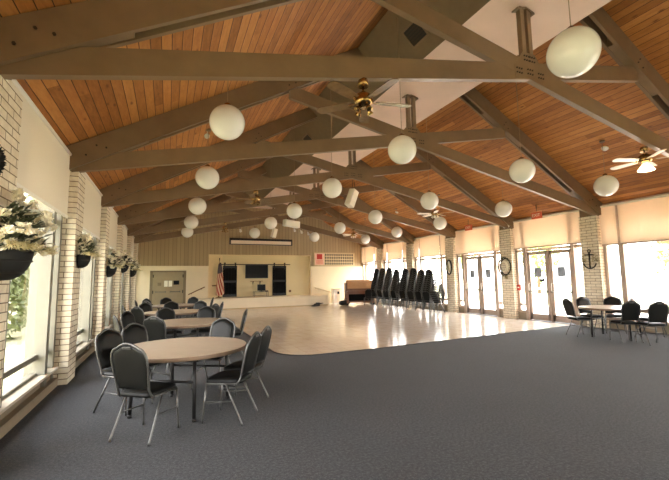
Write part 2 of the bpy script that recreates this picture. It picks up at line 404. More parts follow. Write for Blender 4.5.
# ------------------------------------------------------------------ trusses
def truss(i):
    y = py(i) + .03
    lb = 'brown scissor roof truss, %s' % (['behind the camera above the rear', 'nearest the camera with the top of its bolted node showing', 'second back, carrying its node above the dining tables', 'third back, over the near end of the dance floor', 'fourth back, over the middle of the dance floor', 'fifth back, over the far dance floor', 'last before the stage wall'][i])
    t = thing('roof_truss', lb, 'roof truss', (XC, y, 0), 0, 'scissor trusses under the roof', 'structure')
    hw = XC - XL
    def ru(x): return 3.42 + SL * (hw - abs(x))          # rafter underside
    ov = hw + .55
    for s in (-1, 1):
        for k in (-1, 1):                                  # paired planks with an open slot between
            ya, yb_ = (k * .055, k * .11)
            MB().prism([(s * ov, ru(ov)), (0, ru(0)), (0, ru(0) + .41), (s * ov, ru(ov) + .41)], 'y', min(ya, yb_), max(ya, yb_)).obj('rafter_plank', M['truss'], t)
        blk = MB()
        for xa, xb in ((hw + .4, hw - 1.0), (3.6, 2.3)):   # packing blocks
            blk.prism([(s * xa, ru(xa) + .02), (s * xb, ru(xb) + .02), (s * xb, ru(xb) + .38), (s * xa, ru(xa) + .38)], 'y', -.056, .056)
        blk.obj('packing_block', M['truss'], t)
        MB().prism([(s * ov, ru(ov) + .3), (0, ru(0) + .3), (0, ru(0) + .36), (s * ov, ru(ov) + .36)], 'y', -.056, .056).obj('slot_shade_strip', M['slot'], t)  # dark strip puts the shade of the open slot into colour
        def cz(x): return 3.35 + .2 * (x + hw)             # chord rising from this wall to the far rafter
        xe = 3.0
        a = -hw - .1
        dy = .045 if s > 0 else .045
        pts = [(a, cz(a)), (xe, cz(xe)), (xe, cz(xe) + .28), (a, cz(a) + .28)]
        MB().prism([(s * p[0], p[1]) for p in pts], 'y', -dy + s * .0015, dy + s * .0015).obj('chord', M['truss'], t)
    zn = 3.35 + .2 * hw + .14
    for k in (-1, 1): MB().box(k * .075 - .04, k * .075 + .04, -.04, .04, zn - .1, EZ - .005).obj('post', M['truss'], t)
    br = MB()
    for k in (-1, 1): br.prism([(0, EZ - .025), (k * .19, EZ - .085), (k * .19, EZ - .055), (0, EZ - .003)], 'y', -.06, .06)
    br.obj('bracket', M['truss'], t)
    for k in (-1, 1):
        MB().prism([(-.32, zn - .19), (0, zn - .13), (.32, zn - .19), (.34, zn + .04), (.13, zn + .30), (-.13, zn + .30), (-.34, zn + .04)], 'y', k * .044, k * .05).obj('gusset_plate', M['truss'], t)
        bo = MB()
        for cx, cz_ in ((-.24, -.04), (.24, -.04), (-.06, .2), (.06, .2), (0, -.02)):
            for dx in (-.05, 0, .05):
                for dz in (-.035, .035): bo.lathe([(.013, -.012), (.013, .012)], 6, (cx + dx, k * .052, zn + cz_ + dz), Matrix.Rotation(PI / 2, 3, 'X'))
        for s in (-1, 1):
            for q in range(3):
                x = s * (hw - .1 - .14 * q); bo.lathe([(.016, -.012), (.016, .012)], 6, (x, k * .114, ru(x) + .14 + .1 * (q % 2)), Matrix.Rotation(PI / 2, 3, 'X'))
                x = s * (2.9 + .07 * q); bo.lathe([(.014, -.012), (.014, .012)], 6, (x, k * .114, ru(x) + .1 + .12 * (q % 2)), Matrix.Rotation(PI / 2, 3, 'X'))
        bo.obj('bolts', M['bolt'], t)
    return t
for i in range(0, 7): truss(i)

# ------------------------------------------------------------------ piers
for i in range(0, 7):
    for s in (-1, 1):
        x0, x1 = (XL - .42, XL) if s < 0 else (XR, XR + .34)
        lab = 'white brick pier on the %s, %s' % ('flower basket side' if s < 0 else 'glass door side', ['behind the camera', 'nearest the camera', 'second from the camera', 'third from the camera', 'fourth from the camera', 'fifth from the camera', 'nearest the stage wall'][i])
        pr_ = tag(MB().box(x0, x1, py(i), py(i) + PD, -.02, PH).obj('pillar', M['brick']), lab, 'brick pier', 'brick piers along the walls', 'structure')
        if s > 0: MB().box(x0 + .05, x1, py(i) + .15, py(i) + PD - .01, PH, 3.66).obj('cap_block', M['truss'], pr_)

# ------------------------------------------------------------------ window bays, doors, shades
wn = [0]; dn = [0]
def bay(s, i):
    ya = py(i) + PD; yb_ = py(i + 1)
    if i == 6: yb_ = YB
    if i == -1: ya = YR
    X = (XL - .3) if s < 0 else (XR + .25)
    mt = M['alu'] if s < 0 else M['taupe']
    door = s > 0 and i in (2, 3)
    side = 'flower basket side' if s < 0 else 'glass door side'
    where = ['behind the camera', 'at the camera', 'nearest the camera in view', 'second in view', 'third in view', 'fourth in view', 'fifth in view', 'next to the stage wall'][i + 1]
    wn[0] += 1
    w = thing('window_%d' % wn[0], 'tall window bay on the %s, %s' % (side, where), 'window', (X, (ya + yb_) / 2, 0), 0, None, 'structure')
    L = yb_ - ya; h = L / 2
    if door: cuts = [-.9, .9]
    elif L < 1.0: cuts = []
    else: cuts = [-h + .5, h - .5]
    zt = 3.64; zd = 2.45
    f = MB()
    f.box(-.06, .06, -h, h, zt - .08, zt + .04)
    f.box(-.05, .05, -h, h, zd, zd + .09)
    f.box(-.05, .05, -h, -h + .06, .0, zt); f.box(-.05, .12 if s < 0 else .05, h - .09, h, .0, zt)
    f.obj('window_frame', mt, w)
    segs = list(zip([-h] + cuts, cuts + [h]))
    for c in cuts: MB().box(-.1, .14 if s < 0 else .1, c - .07, c + .06, 0.0, zt).obj('mullion', mt, w)
    for q, (a, c) in enumerate(segs):
        if door and q == 1:
            MB().box(-.004, .004, a + .06, c - .06, zd + .09, zt - .08).obj('pane', M['glass'], w); continue
        zs = .30
        r = MB(); r.box(-.045, .045, a, c, .50, .57); r.box(-.045, .045, a, c, zs - .05, zs + .02); r.obj('rail', mt, w)
        MB().box(-.004, .004, a + .03, c - .03, zs, zd).obj('pane', M['glass'], w)
        MB().box(-.004, .004, a + .03, c - .03, zd + .09, zt - .08).obj('pane', M['glass'], w)
        MB().box(-.08, .1 if s > 0 else .1, a, c, -.02, zs - .05).obj('base_panel', M['basebd'], w)
        if s < 0: MB().box(-.04, .18, a, c, zs - .05, zs - .015).obj('sill', M['sill'], w)
    if s < 0:
        tag(MB().box(XL - .2, XL - .12, ya, yb_, 0, .12).obj('baseboard_left', M['basebd']), 'tan baseboard under the window bay, %s' % where, 'baseboard', kind='structure')
        tag(MB().box(XL - .24, XL - .17, ya, yb_, 3.60, 3.66).obj('trim_2', M['white']), 'thin white strip above the shade, %s' % where, 'trim', kind='structure')
    if door:
        dn[0] += 1
        d = thing('door_%d' % dn[0], ['pair of taupe glass doors with two grey notices, near the round table', 'pair of taupe glass doors beside the stacked chairs'][dn[0] - 1], 'glass door', (X, (ya + yb_) / 2, 0), 0, None, 'structure')
        MB().box(-.05, .05, -.03, .03, 0, zd).obj('centre_post', mt, d)
        for k in (-1, 1):
            a, c = (.035, .84) if k > 0 else (-.84, -.035)
            lf = MB(); lf.box(-.025, .025, a, a + .1, .02, zd - .02); lf.box(-.025, .025, c - .1, c, .02, zd - .02); lf.box(-.025, .025, a, c, .02, .24); lf.box(-.025, .025, a, c, zd - .14, zd - .02)
            lf = lf.obj('door_leaf', mt, d, bevel=.004)
            MB().box(-.004, .004, a + .1, c - .1, .24, zd - .14).obj('pane', M['glass'], lf)
            pb = MB(); pb.tube([(-.075, a + .05, 1.02), (-.075, c - .05, 1.02)], .014, 8)
            for q in (a + .05, c - .05): pb.cbox((-.05, q, 1.02), (.06, .05, .07))
            pb.obj('push_bar', M['alu'], lf)
            hs = c - .06 if k < 0 else c - .06
            MB().tube([(-.03, hs, 1.02), (-.09, hs, 1.05), (-.09, hs, 1.28), (-.03, hs, 1.3)], .012, 8).obj('handle', M['white'], lf)
            MB().box(-.03, -.0262, a + .02, a + .1, .5, .9).obj('hinge_plate', M['sill'], lf)
            nt = MB(); nt.box(-.012, -.0045, (a + c) / 2 - .14, (a + c) / 2 + .14, 1.52, 1.86)
            tag(nt.obj('notice', M['dusty'], lf), 'grey notice sheet stuck on the glass')
            if dn[0] == 1 and k > 0:
                tag(MB().box(-.012, -.0045, (a + c) / 2 - .24, (a + c) / 2 - .06, 1.36, 1.46).obj('notice', M['legblack'], lf), 'small dark sticker below the notice')
    # roller shade
    if L > 1.0:
        zb = {2: 2.58, 1: 2.60}.get(i, 2.55) if s < 0 else (2.62 if not door else 2.58)
        if s > 0 and i == 1: zb = 2.45
        xs = (XL - .12) if s < 0 else (XR + .12)
        sh = thing('roller_shade', '%s roller shade half drawn on the %s, %s' % ('beige' if s < 0 else 'glowing cream', side, where), 'roller shade', (xs, (ya + yb_) / 2, 0), 0, 'roller shades over the windows')
        zt2 = 3.60
        if s > 0 and not door:
            for (a, c) in segs: MB().box(-.003, .003, a + (.02 if a == -h else .035), c - (.02 if c == h else .035), zb, zt2 + .02).obj('shade_cloth', M['shade_r'], sh)
        else:
            MB().box(-.003, .003, -h + .02, h - .02, zb, zt2 + .02).obj('shade_cloth', M['shade_r'] if s > 0 else M['shade_l'], sh)
        MB().box(-.012, .012, -h + .015, h - .015, zb - .03, zb + .015).obj('hem_bar', M['white'] if s < 0 else M['taupe'], sh, bevel=.004)
        MB().tube([(.0, -h, zt2), (0, h, zt2)], .03, 10).obj('roller_tube', M['white'], sh)
        for e in (-1, 1): MB().box(*sorted((-.015 * s, .085 * s if s > 0 else .125 * s)), *sorted((e * h, e * (h - .02))), zt2 - .035, zt2 + .03).obj('bracket', M['alu'], sh)
for s in (-1, 1):
    for i in range(-1, 7): bay(s, i)

# ------------------------------------------------------------------ end walls
def gable(y0, y1, name, label, mat, hole=None):
    b = MB(); xa, xb = XL - .6, XR + .6
    hx0, hx1, hz0, hz1 = hole
    def col(p0, p1, bot, top0, top1): b.prism([(p0, bot), (p1, bot), (p1, top1), (p0, top0)], 'y', y0, y1)
    col(xa, hx0, -.05, roof_z(xa), roof_z(hx0))
    cx = XC
    if hx0 < cx < hx1: b.prism([(hx0, hz1), (hx1, hz1), (hx1, roof_z(hx1)), (cx, roof_z(cx)), (hx0, roof_z(hx0))], 'y', y0, y1)
    b.prism([(hx1, -.05), (xb, -.05), (xb, roof_z(xb)), (hx1, roof_z(hx1))], 'y', y0, y1)
    if hz0 > 0: b.box(hx0, hx1, y0, y1, -.05, hz0)
    return tag(b.obj(name, mat), label, 'wall', kind='structure')
AX0, AX1, AZ1 = 2.12, 8.20, 3.03
gable(YB, YB + .34, 'wall_back', 'tan vertical board wall above and around the stage', M['siding'], (AX0, AX1, .5, AZ1))
tag(MB().box(AX0 - .1, AX1 + .1, YB + .22, YB + .32, .4, AZ1 + .1).obj('wall_alcove', M['alcove']), 'yellow-cream wall behind the stage', 'wall', kind='structure')
b = MB().box(AX0, AX0 + .75, YB + .19, YB + .22, .5, AZ1); tag(b.obj('trim_3', M['strip']), 'pale cream panel behind the flag', 'wall panel', kind='structure')
b = MB(); b.box(AX0 - .03, AX0 + .01, YB - .03, YB + .2, .5, AZ1 + .03); b.box(AX1 - .01, AX1 + .03, YB - .03, YB + .2, .5, AZ1 + .03); b.box(AX0, AX1, YB - .03, YB + .2, AZ1 - .01, AZ1 + .03)
tag(b.obj('trim_4', M['strip']), 'cream trim around the stage opening', 'trim', kind='structure')
b = MB(); b.box(XL - .3, -.88, YB - .03, YB, 0, 2.40); b.box(-.88, .92, YB - .03, YB, 2.14, 2.40); b.box(.92, AX0 - .03, YB - .03, YB, 0, 2.40)
tag(b.obj('wall_lower_left', M['cream']), 'cream lower wall around the grey double door', 'wall', kind='structure')
b = MB(); b.box(AX1 + .06, XR + .2, YB - .03, YB, 0, 2.38)
tag(b.obj('wall_lower_right', M['cream']), 'cream lower wall behind the covered piano', 'wall', kind='structure')
# rear wall behind the viewer, its unseen window added to let in daylight
gable(YR - .3, YR, 'wall_rear', 'board wall closing the hall behind the camera', M['siding'], (3.6, 7.0, .3, 3.2))
wn[0] += 1
w = thing('window_%d' % wn[0], 'unseen window added behind the camera to let in daylight', 'window', (XC, YR - .15, 0), 0, None, 'structure')
f = MB(); wx = XC - 5.3
for x in (3.6 - XC, 5.3 - XC, 7.0 - XC): f.box(x - .05, x + .05, -.06, .06, .3, 3.2)
f.box(3.6 - XC, 7.0 - XC, -.06, .06, .3, .38); f.box(3.6 - XC, 7.0 - XC, -.06, .06, 3.12, 3.2); f.box(3.6 - XC, 7.0 - XC, -.05, .05, 2.1, 2.18)
f.obj('window_frame', M['alu'], w); MB().box(3.6 - XC, 7.0 - XC, -.004, .004, .38, 3.12).obj('pane', M['glass'], w)

# grey double door on the back wall
d = thing('door_3', 'grey double door with white papers on the back wall', 'door', (.02, YB, 0), 0, None, 'structure')
f = MB(); f.box(-.90, -.76, -.06, .02, 0, 2.14); f.box(.76, .90, -.06, .02, 0, 2.14); f.box(-.90, .90, -.06, .02, 2.06, 2.14); f.obj('door_frame', M['greyframe'], d)
for k in (-1, 1):
    lf = MB().box(min(0.004 * k, .76 * k), max(.004 * k, .76 * k), -.035, .0, .01, 2.06).obj('door_leaf', M['greydoor'], d)
    hb = MB(); hb.tube([(k * .12, -.09, 1.0), (k * .6, -.09, 1.0)], .02, 8); hb.cbox((k * .12, -.06, 1.0), (.05, .06, .08)); hb.cbox((k * .6, -.06, 1.0), (.05, .06, .08)); hb.obj('push_bar', M['alu'], lf)
    hg = MB()
    for z in (.3, 1.0, 1.85): hg.box(k * .74 - .02, k * .74 + .02, -.05, -.034, z - .08, z + .08)
    hg.obj('hinges', M['iron'], lf)
    pp = MB().box(min(k * .02, k * .2), max(k * .02, k * .2), -.045, -.036, 1.28, 1.6); tag(pp.obj('paper', M['paper'], lf), 'white paper sheet taped on the door')
    if k > 0: tag(MB().box(.27, .55, -.045, -.036, 1.38, 1.6).obj('window_light', M['screen'], lf), 'small dark vision pane')
    else: tag(MB().box(-.52, -.34, -.05, -.036, 1.33, 1.5).obj('label_plate', M['greyframe'], lf), 'dull plate on the door')
r = thing('handrail', 'brown sloping handrail on the cream wall beside the grey door', 'handrail', (0, YB, 0))
MB().tube([(1.05, -.1, .82), (1.9, -.1, 1.22)], .026, 8).obj('rail', M['brownwood'], r)
for q in (.2, .8): MB().tube([(1.05 + .85 * q, -.1, .8 + .4 * q), (1.05 + .85 * q, -.02, .76 + .4 * q)], .012, 6).obj('bracket', M['iron'], r)
r = thing('handrail', 'cream sloping handrail between the stage and the white cabinet', 'handrail', (8.45, YB, 0))
MB().tube([(0, -.12, 1.05), (1.15, -.12, .72), (1.5, -.12, .72)], .024, 8).obj('rail', M['boardback'], r)
for q in ((.1, 1.0), (1.1, .7)): MB().tube([(q[0], -.12, q[1]), (q[0], -.02, q[1] - .03)], .012, 6).obj('bracket', M['boardframe'], r)

# ------------------------------------------------------------------ stage
st = thing('stage', 'low cream stage platform across the end of the dance floor', 'stage', (0, 21.2, 0), 0, None, 'structure')
MB().box(1.45, 8.85, 0, .04, 0, .56).obj('front_panel', M['stage'], st)
MB().box(1.42, 8.88, -.02, YB - 21.2 + .22, .56, .60).obj('deck', M['stage'], st)
MB().box(8.81, 8.85, .04, 1.38, 0, .56).obj('side_panel', M['stage'], st); MB().box(1.45, 1.49, .04, 1.38, 0, .56).obj('side_panel', M['stage'], st)
MB().box(1.45, 8.85, -.012, 0, 0, .07).obj('kick_board', M['boardframe'], st)
r = thing('cable_heap', 'small black heap of cables on the floor against the stage front', 'cables', (8.1, 21.05, 0))
b = MB()
for q in range(7):
    a0 = random.random() * 6; b.tube([(.2 * math.cos(a0 + t * .7) + random.uniform(-.03, .03) + (q - 3) * .05, .05 * math.sin(a0 + t * .7), .03 + .03 * q * (1 - abs(q - 3) * .1)) for t in range(10)], .022, 6)
b.obj('coil', M['black'], r)
b = MB().box(-.1, .12, -.05, .08, 0.0, .2); b.obj('socket_box', M['black'], r, bevel=.01)

# things on the alcove wall
YA = YB + .22
for k, (xa, xb) in enumerate(((2.9, 3.70), (5.83, 6.68))):
    t = thing('barn_door', ['black sliding barn door beside the flag', 'black sliding barn door on the piano side of the television'][k], 'sliding door', ((xa + xb) / 2, YA - .08, 0), 0, 'black barn doors')
    hw = (xb - xa) / 2
    p = MB()
    for q in range(5): p.box(-hw + q * 2 * hw / 5 + .002, -hw + (q + 1) * 2 * hw / 5 - .002, -.02, .02, .62, 2.42)
    p.obj('door_panel', M['barn'], t)
    p = MB()
    for z in (.70, 1.5, 2.34): p.box(-hw, hw, -.035, -.02, z - .06, z + .06)
    p.obj('cross_rail', M['black'], t)
    for s_ in (-1, 1):
        x = s_ * (hw - .1)
        MB().box(x - .03, x + .03, -.05, -.036, 2.2, 2.56).box(x - .05, x + .05, -.05, -.036, 2.54, 2.6).obj('hanger', M['iron'], t)
    MB().tube([(hw - .06, -.04, 1.2), (hw - .06, -.08, 1.22), (hw - .06, -.08, 1.5), (hw - .06, -.04, 1.52)], .012, 6).obj('handle', M['iron'], t)
tag(MB().box(2.80, 6.95, YA - .06, YA - .04, 2.47, 2.52).obj('barn_door_rail', M['iron']), 'long black rail above the barn doors and television', 'door rail')
t = thing('television', 'black flat television on the stage wall between the barn doors', 'television', (4.87, YA, 2.07))
MB().box(-.68, .68, -.1, -.05, -.40, .40).obj('casing', M['black'], t, bevel=.008); MB().box(-.65, .65, -.104, -.099, -.36, .37).obj('screen', M['screen'], t); MB().box(-.2, .2, -.05, 0, -.2, .2).obj('wall_mount', M['iron'], t)
t = thing('wall_shelf', 'small dark bracket shelf under the television', 'shelf', (4.85, YA, 1.5))
MB().box(-.35, .35, -.2, 0, -.015, .015).obj('board', M['brownwood'], t)
for q in (-.2, .22): MB().prism([(0, -.015), (-.16, -.015), (0, -.2)], 'x', q - .015, q + .015).obj('bracket', M['iron'], t)
t = thing('equipment_cart', 'small metal cart carrying a black box under the television', 'cart', (5.05, YA - .35, .60))
MB().box(-.42, .42, -.22, .22, .27, .29).obj('top_shelf', M['alu'], t)
MB().box(-.42, .42, -.22, .22, .06, .075).obj('lower_shelf', M['alu'], t)
for sx in (-1, 1):
    for sy in (-1, 1): MB().tube([(sx * .4, sy * .2, 0), (sx * .4, sy * .2, .27)], .014, 6).obj('leg', M['alu'], t)
t = thing('monitor', 'square black monitor on the metal cart', 'monitor', (5.08, YA - .38, .89))
MB().box(-.24, .24, -.03, .03, .05, .42).obj('casing', M['black'], t, bevel=.01); MB().box(-.22, .22, -.034, -.03, .08, .40).obj('screen', M['screen'], t); MB().box(-.12, .12, -.08, .08, 0, .02).box(-.02, .02, -.01, .02, .02, .1).obj('stand', M['black'], t)
tag(MB().cbox((5.40, YA - .36, .915), (.14, .2, .05)).obj('black_case', M['iron'], bevel=.006), 'small dark case on the metal cart beside the monitor', 'case')
t = thing('socket_plate', 'brown socket plate low on the stage wall beside the far barn door', 'socket', (6.95, YA, .86))
MB().box(-.07, .07, -.02, 0, -.07, .07).obj('plate', M['brownwood'], t, bevel=.006); MB().box(-.03, .03, -.026, -.02, -.03, .03).obj('outlet', M['legblack'], t)
# flag on its pole
t = thing('flag', 'furled red and white striped flag on a pole beside the stage barn door', 'flag', (2.66, YB - .1, .60))
MB().tube([(0, 0, 0.03), (.02, 0, 2.1)], .014, 8).obj('pole', M['brownwood'], t)
MB().lathe([(.0, .16), (.03, .13), (.022, .06), (.012, 0)], 8, (.02, 0, 2.1)).obj('finial', M['iron'], t)
MB().lathe([(.17, 0), (.17, .02), (.05, .06), (.02, .12)], 16).obj('base', M['brass'], t)
b = MB(); nu, nv = 24, 26
for j in range(nv + 1):
    v = j / nv; wd = .05 + .17 * (1 - v) ** .7 * (1 if v > .02 else .9); z = .16 + v * 1.78
    for i in range(nu + 1):
        u = i / nu; a = u * 2 * PI
        b.v.append((.03 + (wd + .03 * math.sin(a * 5 + v * 2)) * math.cos(a) + .05 * (1 - v), (wd * .7 + .03 * math.sin(a * 5 + v * 2)) * math.sin(a), z + .05 * math.sin(a + 1)))
for j in range(nv):
    for i in range(nu):
        k = j * (nu + 1) + i; b.face((k, k + 1, k + nu + 2, k + nu + 1), [(i / nu, j / nv), ((i + 1) / nu, j / nv), ((i + 1) / nu, (j + 1) / nv), (i / nu, (j + 1) / nv)], True)
b.obj('cloth', M['flag'], t)
tag(MB().tube([(2.12 + .2, YA - .06, 1.28), (2.12 + .62, YA - .06, 1.28)], .03, 8).obj('wall_bracket', M['brownwood']), 'short brown bracket on the cream panel beside the flag', 'bracket')

# projection screen case high on the back wall
t = thing('projection_screen', 'long black-cased projection screen rolled up high on the board wall', 'projection screen', (5.1, YB - .005, 3.82), 0)
MB().box(-1.85, 1.85, -.2, 0, .07, .2).obj('top_case', M['black'], t, bevel=.01)
MB().box(-1.8, 1.8, -.19, -.03, -.13, .07).obj('screen_cloth', M['screen_white'], t)
MB().box(-1.85, 1.85, -.18, 0, -.17, -.13).obj('bottom_case', M['black'], t, bevel=.01)
for s_ in (-1, 1): MB().box(s_ * 1.85 - .03, s_ * 1.85 + .03, -.2, 0, -.17, .2).obj('end_cap', M['black'], t)
# plaque board
t = thing('plaque_board', 'wide wall board of small dark plaques with a red square at one end', 'plaque board', (9.9, YB, 2.83))
W, H = 1.42, .40
MB().box(-W, W, -.05, 0, -H, H).obj('backing', M['boardback'], t)
f = MB(); f.box(-W - .04, W + .04, -.08, 0, H, H + .05); f.box(-W - .04, W + .04, -.08, 0, -H - .05, -H); f.box(-W - .04, -W, -.08, 0, -H, H); f.box(W, W + .04, -.08, 0, -H, H); f.obj('frame', M['boardframe'], t)
MB().box(-W + .03, -W + .66, -.056, -.05, -H + .03, H - .03).obj('poster', M['pinkpaper'], t)
MB().box(-W + .17, -W + .54, -.062, -.056, 0, .33).obj('red_square', M['red'], t)
f = MB()
for q in range(4): f.box(-W + .12, -W + .58, -.06, -.056, -.08 - q * .075, -.05 - q * .075)
tag(f.obj('poster_lines', M['exitface'], t), 'pinkish bars on the poster')
for a in range(4):
    for c in range(13):
        x = -W + .78 + c * .158; z = .29 - a * .19
        MB().box(x - .045, x + .045, -.062, -.05, z - .06, z + .06).obj('plaque', M['plaque'], t)
# white cabinet by the stage end
t = thing('cabinet', 'narrow white cabinet with a dark control panel beside the stage end', 'cabinet', (9.75, 22.1, 0))
MB().box(-.24, .24, -.2, .2, .03, .92).obj('body', M['white'], t, bevel=.01); MB().box(-.03, .2, -.208, -.2, .1, .85).obj('door', M['stage'], t)
MB().box(.0, .14, -.22, -.207, .62, .78).obj('control_panel', M['iron'], t); MB().box(-.26, .26, -.22, .22, .92, .95).obj('top', M['boardback'], t)

# ------------------------------------------------------------------ covered piano
pn = thing('piano', 'dark brown upright piano under a tan quilted cover beside the windows', 'piano', (10.58, 20.55, 0), math.radians(-14)); pn.scale = (1.1, 1.1, 1.1)
MB().box(-.76, .76, -.05, .32, .12, 1.20).obj('case', M['piano'], pn, bevel=.015)
MB().box(-.74, .74, -.38, -.05, .60, .74).obj('key_bed', M['piano'], pn, bevel=.01)
MB().box(-.70, .70, -.36, -.1, .74, .775).obj('key_lid', M['piano'], pn, bevel=.008)
for s_ in (-1, 1):
    MB().box(s_ * .70 - .05, s_ * .70 + .05, -.36, -.26, .1, .60).obj('leg', M['piano'], pn); MB().box(s_ * .72 - .04, s_ * .72 + .04, -.38, .32, .0, .12).obj('foot', M['black'], pn)
MB().box(-.66, .66, -.055, -.05, .22, .58).obj('lower_panel', M['barn'], pn); MB().box(-.2, .2, -.12, -.05, .05, .08).obj('pedals', M['brass'], pn)
b = MB(); prof = [(-.075, .90), (-.085, 1.06), (-.10, 1.2), (-.04, 1.32), (.12, 1.35), (.34, 1.29), (.365, 1.1), (.365, .85)]
inn = [(p[0] * .95 + (.01 if p[0] < 0 else -.01), p[1] - .02) for p in prof]
b.prism(prof + inn[::-1], 'x', -.66, .80)
q_ = b.obj('piano_cover', M['quilt']); q_.location = (10.58, 20.55, 0); q_.scale = (1.1, 1.1, 1.1); q_.rotation_euler = (0, 0, math.radians(-14)); md = q_.modifiers.new('s', 'BEVEL'); md.width = .015; md.segments = 2
tag(q_, 'tan quilted cover draped over the upright piano', 'piano cover')
t = thing('duffel_bag', 'black bag slumped on the floor beside the covered piano', 'bag', (9.6, 20.55, 0), .3)
MB().lathe([(.0, -.36), (.13, -.34), (.17, -.2), (.18, 0), (.16, .2), (.12, .34), (0, .36)], 14, (0, 0, .16), Matrix.Rotation(PI / 2, 3, 'Y') @ Matrix.Diagonal((.85, 1, 1))).obj('body', M['black'], t)
MB().tube([(-.15, -.1, .28), (-.1, -.12, .4), (.1, -.12, .4), (.15, -.1, .28)], .014, 6).obj('strap', M['legblack'], t)

# ------------------------------------------------------------------ chairs
def make_chair():
    t = thing('banquet_chair', 'x', 'chair')
    # padded back
    b = MB(); nu, nv = 18, 16
    def P(u, v, side):
        zt = .90 + .045 * max(0, math.cos(u * PI * .75)) - .035 * abs(u) ** 6
        w = .172 + .026 * min(1, v * 1.6); w *= 1 - .10 * max(0, v - .82) / .18 * abs(u) ** 2
        z = .50 + (zt - .50) * v; x = -.205 - .25 * (z - .50) * .95
        bul = (1 - abs(u) ** 8) * (1 - abs(2 * v - 1) ** 8)
        return (x + (.006 + .030 * bul if side > 0 else -.004 - .012 * bul), u * w, z)
    for side in (1, -1):
        k = len(b.v)
        for j in range(nv + 1):
            for i in range(nu + 1): b.v.append(P(-1 + 2 * i / nu, j / nv, side))
        for j in range(nv):
            for i in range(nu):
                a = k + j * (nu + 1) + i; q = (a, a + 1, a + nu + 2, a + nu + 1); b.face(q if side > 0 else q[::-1], None, True)
    N = (nu + 1) * (nv + 1)
    ring = [i for i in range(nu + 1)] + [(j) * (nu + 1) + nu for j in range(1, nv + 1)] + [nv * (nu + 1) + i for i in range(nu - 1, -1, -1)] + [j * (nu + 1) for j in range(nv - 1, 0, -1)]
    for a, c in zip(ring, ring[1:] + ring[:1]): b.face((a, a + N, c + N, c), None, True)
    b.obj('backrest', M['vinyl'], t)
    # padded seat
    b = MB(); n = 14; 
    def S(u, v, top):
        x = .215 * u; w = .20 + .012 * u; y = w * v
        rr = (1 - abs(u) ** 6) * (1 - abs(v) ** 6)
        return (x, y, (.455 + .03 * rr) if top else .425 - .008 * rr)
    for top in (1, 0):
        k = len(b.v)
        for j in range(n + 1):
            for i in range(n + 1):
                u, v = -1 + 2 * i / n, -1 + 2 * j / n
                f = max(abs(u), abs(v)); l = (abs(u) ** 6 + abs(v) ** 6) ** (1 / 6) if f > 0 else 1
                sc = f / l if l > 0 else 1
                b.v.append(S(u * sc, v * sc, top))
        for j in range(n):
            for i in range(n):
                a = k + j * (n + 1) + i; q = (a, a + 1, a + n + 2, a + n + 1); b.face(q if top else q[::-1], None, True)
    N = (n + 1) ** 2
    ring = [i for i in range(n + 1)] + [j * (n + 1) + n for j in range(1, n + 1)] + [n * (n + 1) + i for i in range(n - 1, -1, -1)] + [j * (n + 1) for j in range(n - 1, 0, -1)]
    for a, c in zip(ring, ring[1:] + ring[:1]): b.face((a, a + N, c + N, c), None, True)
    b.obj('seat', M['vinylseat'], t)
    # back frame tube following the outline
    pts = []
    for s_, rng in ((-1, [0, .3, .6, .85, .97]), ):
        for v in rng: p = P(-1, v, -1); pts.append((p[0] - .002, p[1] - .008, p[2] + (.004 if v > .9 else 0)))
    for i in range(1, nu): p = P(-1 + 2 * i / nu, 1, -1); pts.append((p[0] - .002, p[1] * 1.02, p[2] + .010))
    for v in [.97, .85, .6, .3, 0]: p = P(1, v, -1); pts.append((p[0] - .002, p[1] + .008, p[2] + (.004 if v > .9 else 0)))
    lo = [(-.19, -.187, .45), (-.17, -.195, .425)]
    full = lo[::-1] + pts + [(a, -c, d_) for a, c, d_ in lo]
    MB().tube(full, .0115, 8).obj('back_frame', M['frame'], t)
    sf = MB()
    for s_ in (-1, 1):
        sf.tube([(-.17, s_ * .195, .425), (.19, s_ * .205, .415)], .0115, 8)
        sf.tube([(-.13, s_ * .208, .24), (.195, s_ * .212, .22)], .0085, 6)
    sf.tube([(.17, -.205, .408), (.17, .205, .408)], .010, 6); sf.tube([(-.14, -.195, .41), (-.14, .195, .41)], .010, 6)
    sf.obj('seat_frame', M['frame'], t)
    for s_ in (-1, 1):
        MB().tube([(.185, s_ * .205, .415), (.20, s_ * .212, .20), (.214, s_ * .2175, .03), (.215, s_ * .218, 0)], [.0115, .0115, .0115, .014], 8).obj('leg', M['frame'], t)
        MB().tube([(-.05, s_ * .205, .415), (-.15, s_ * .212, .20), (-.235, s_ * .221, .03), (-.245, s_ * .222, 0)], [.0115, .0115, .0115, .014], 8).obj('leg', M['frame'], t)
    hp = P(0, .955, -1); hd = MB()
    hd.cbox((hp[0] - .006, 0, hp[2] - .01), (.012, .10, .028), Matrix.Rotation(-.24, 3, 'Y')); hd.obj('handle', M['frame'], t, bevel=.004)
    return t
chair0 = make_chair(); used = [False]
def chair(x, y, a, label, group, z=0, tilt=0):
    o = chair0 if not used[0] else copy_tree(chair0)
    used[0] = True
    o.location = (x, y, z); o.rotation_euler = (0, tilt, a) if not tilt else (0, 0, a)
    if tilt: o.rotation_mode = 'XYZ'
    o['label'] = label; o['group'] = group
    return o

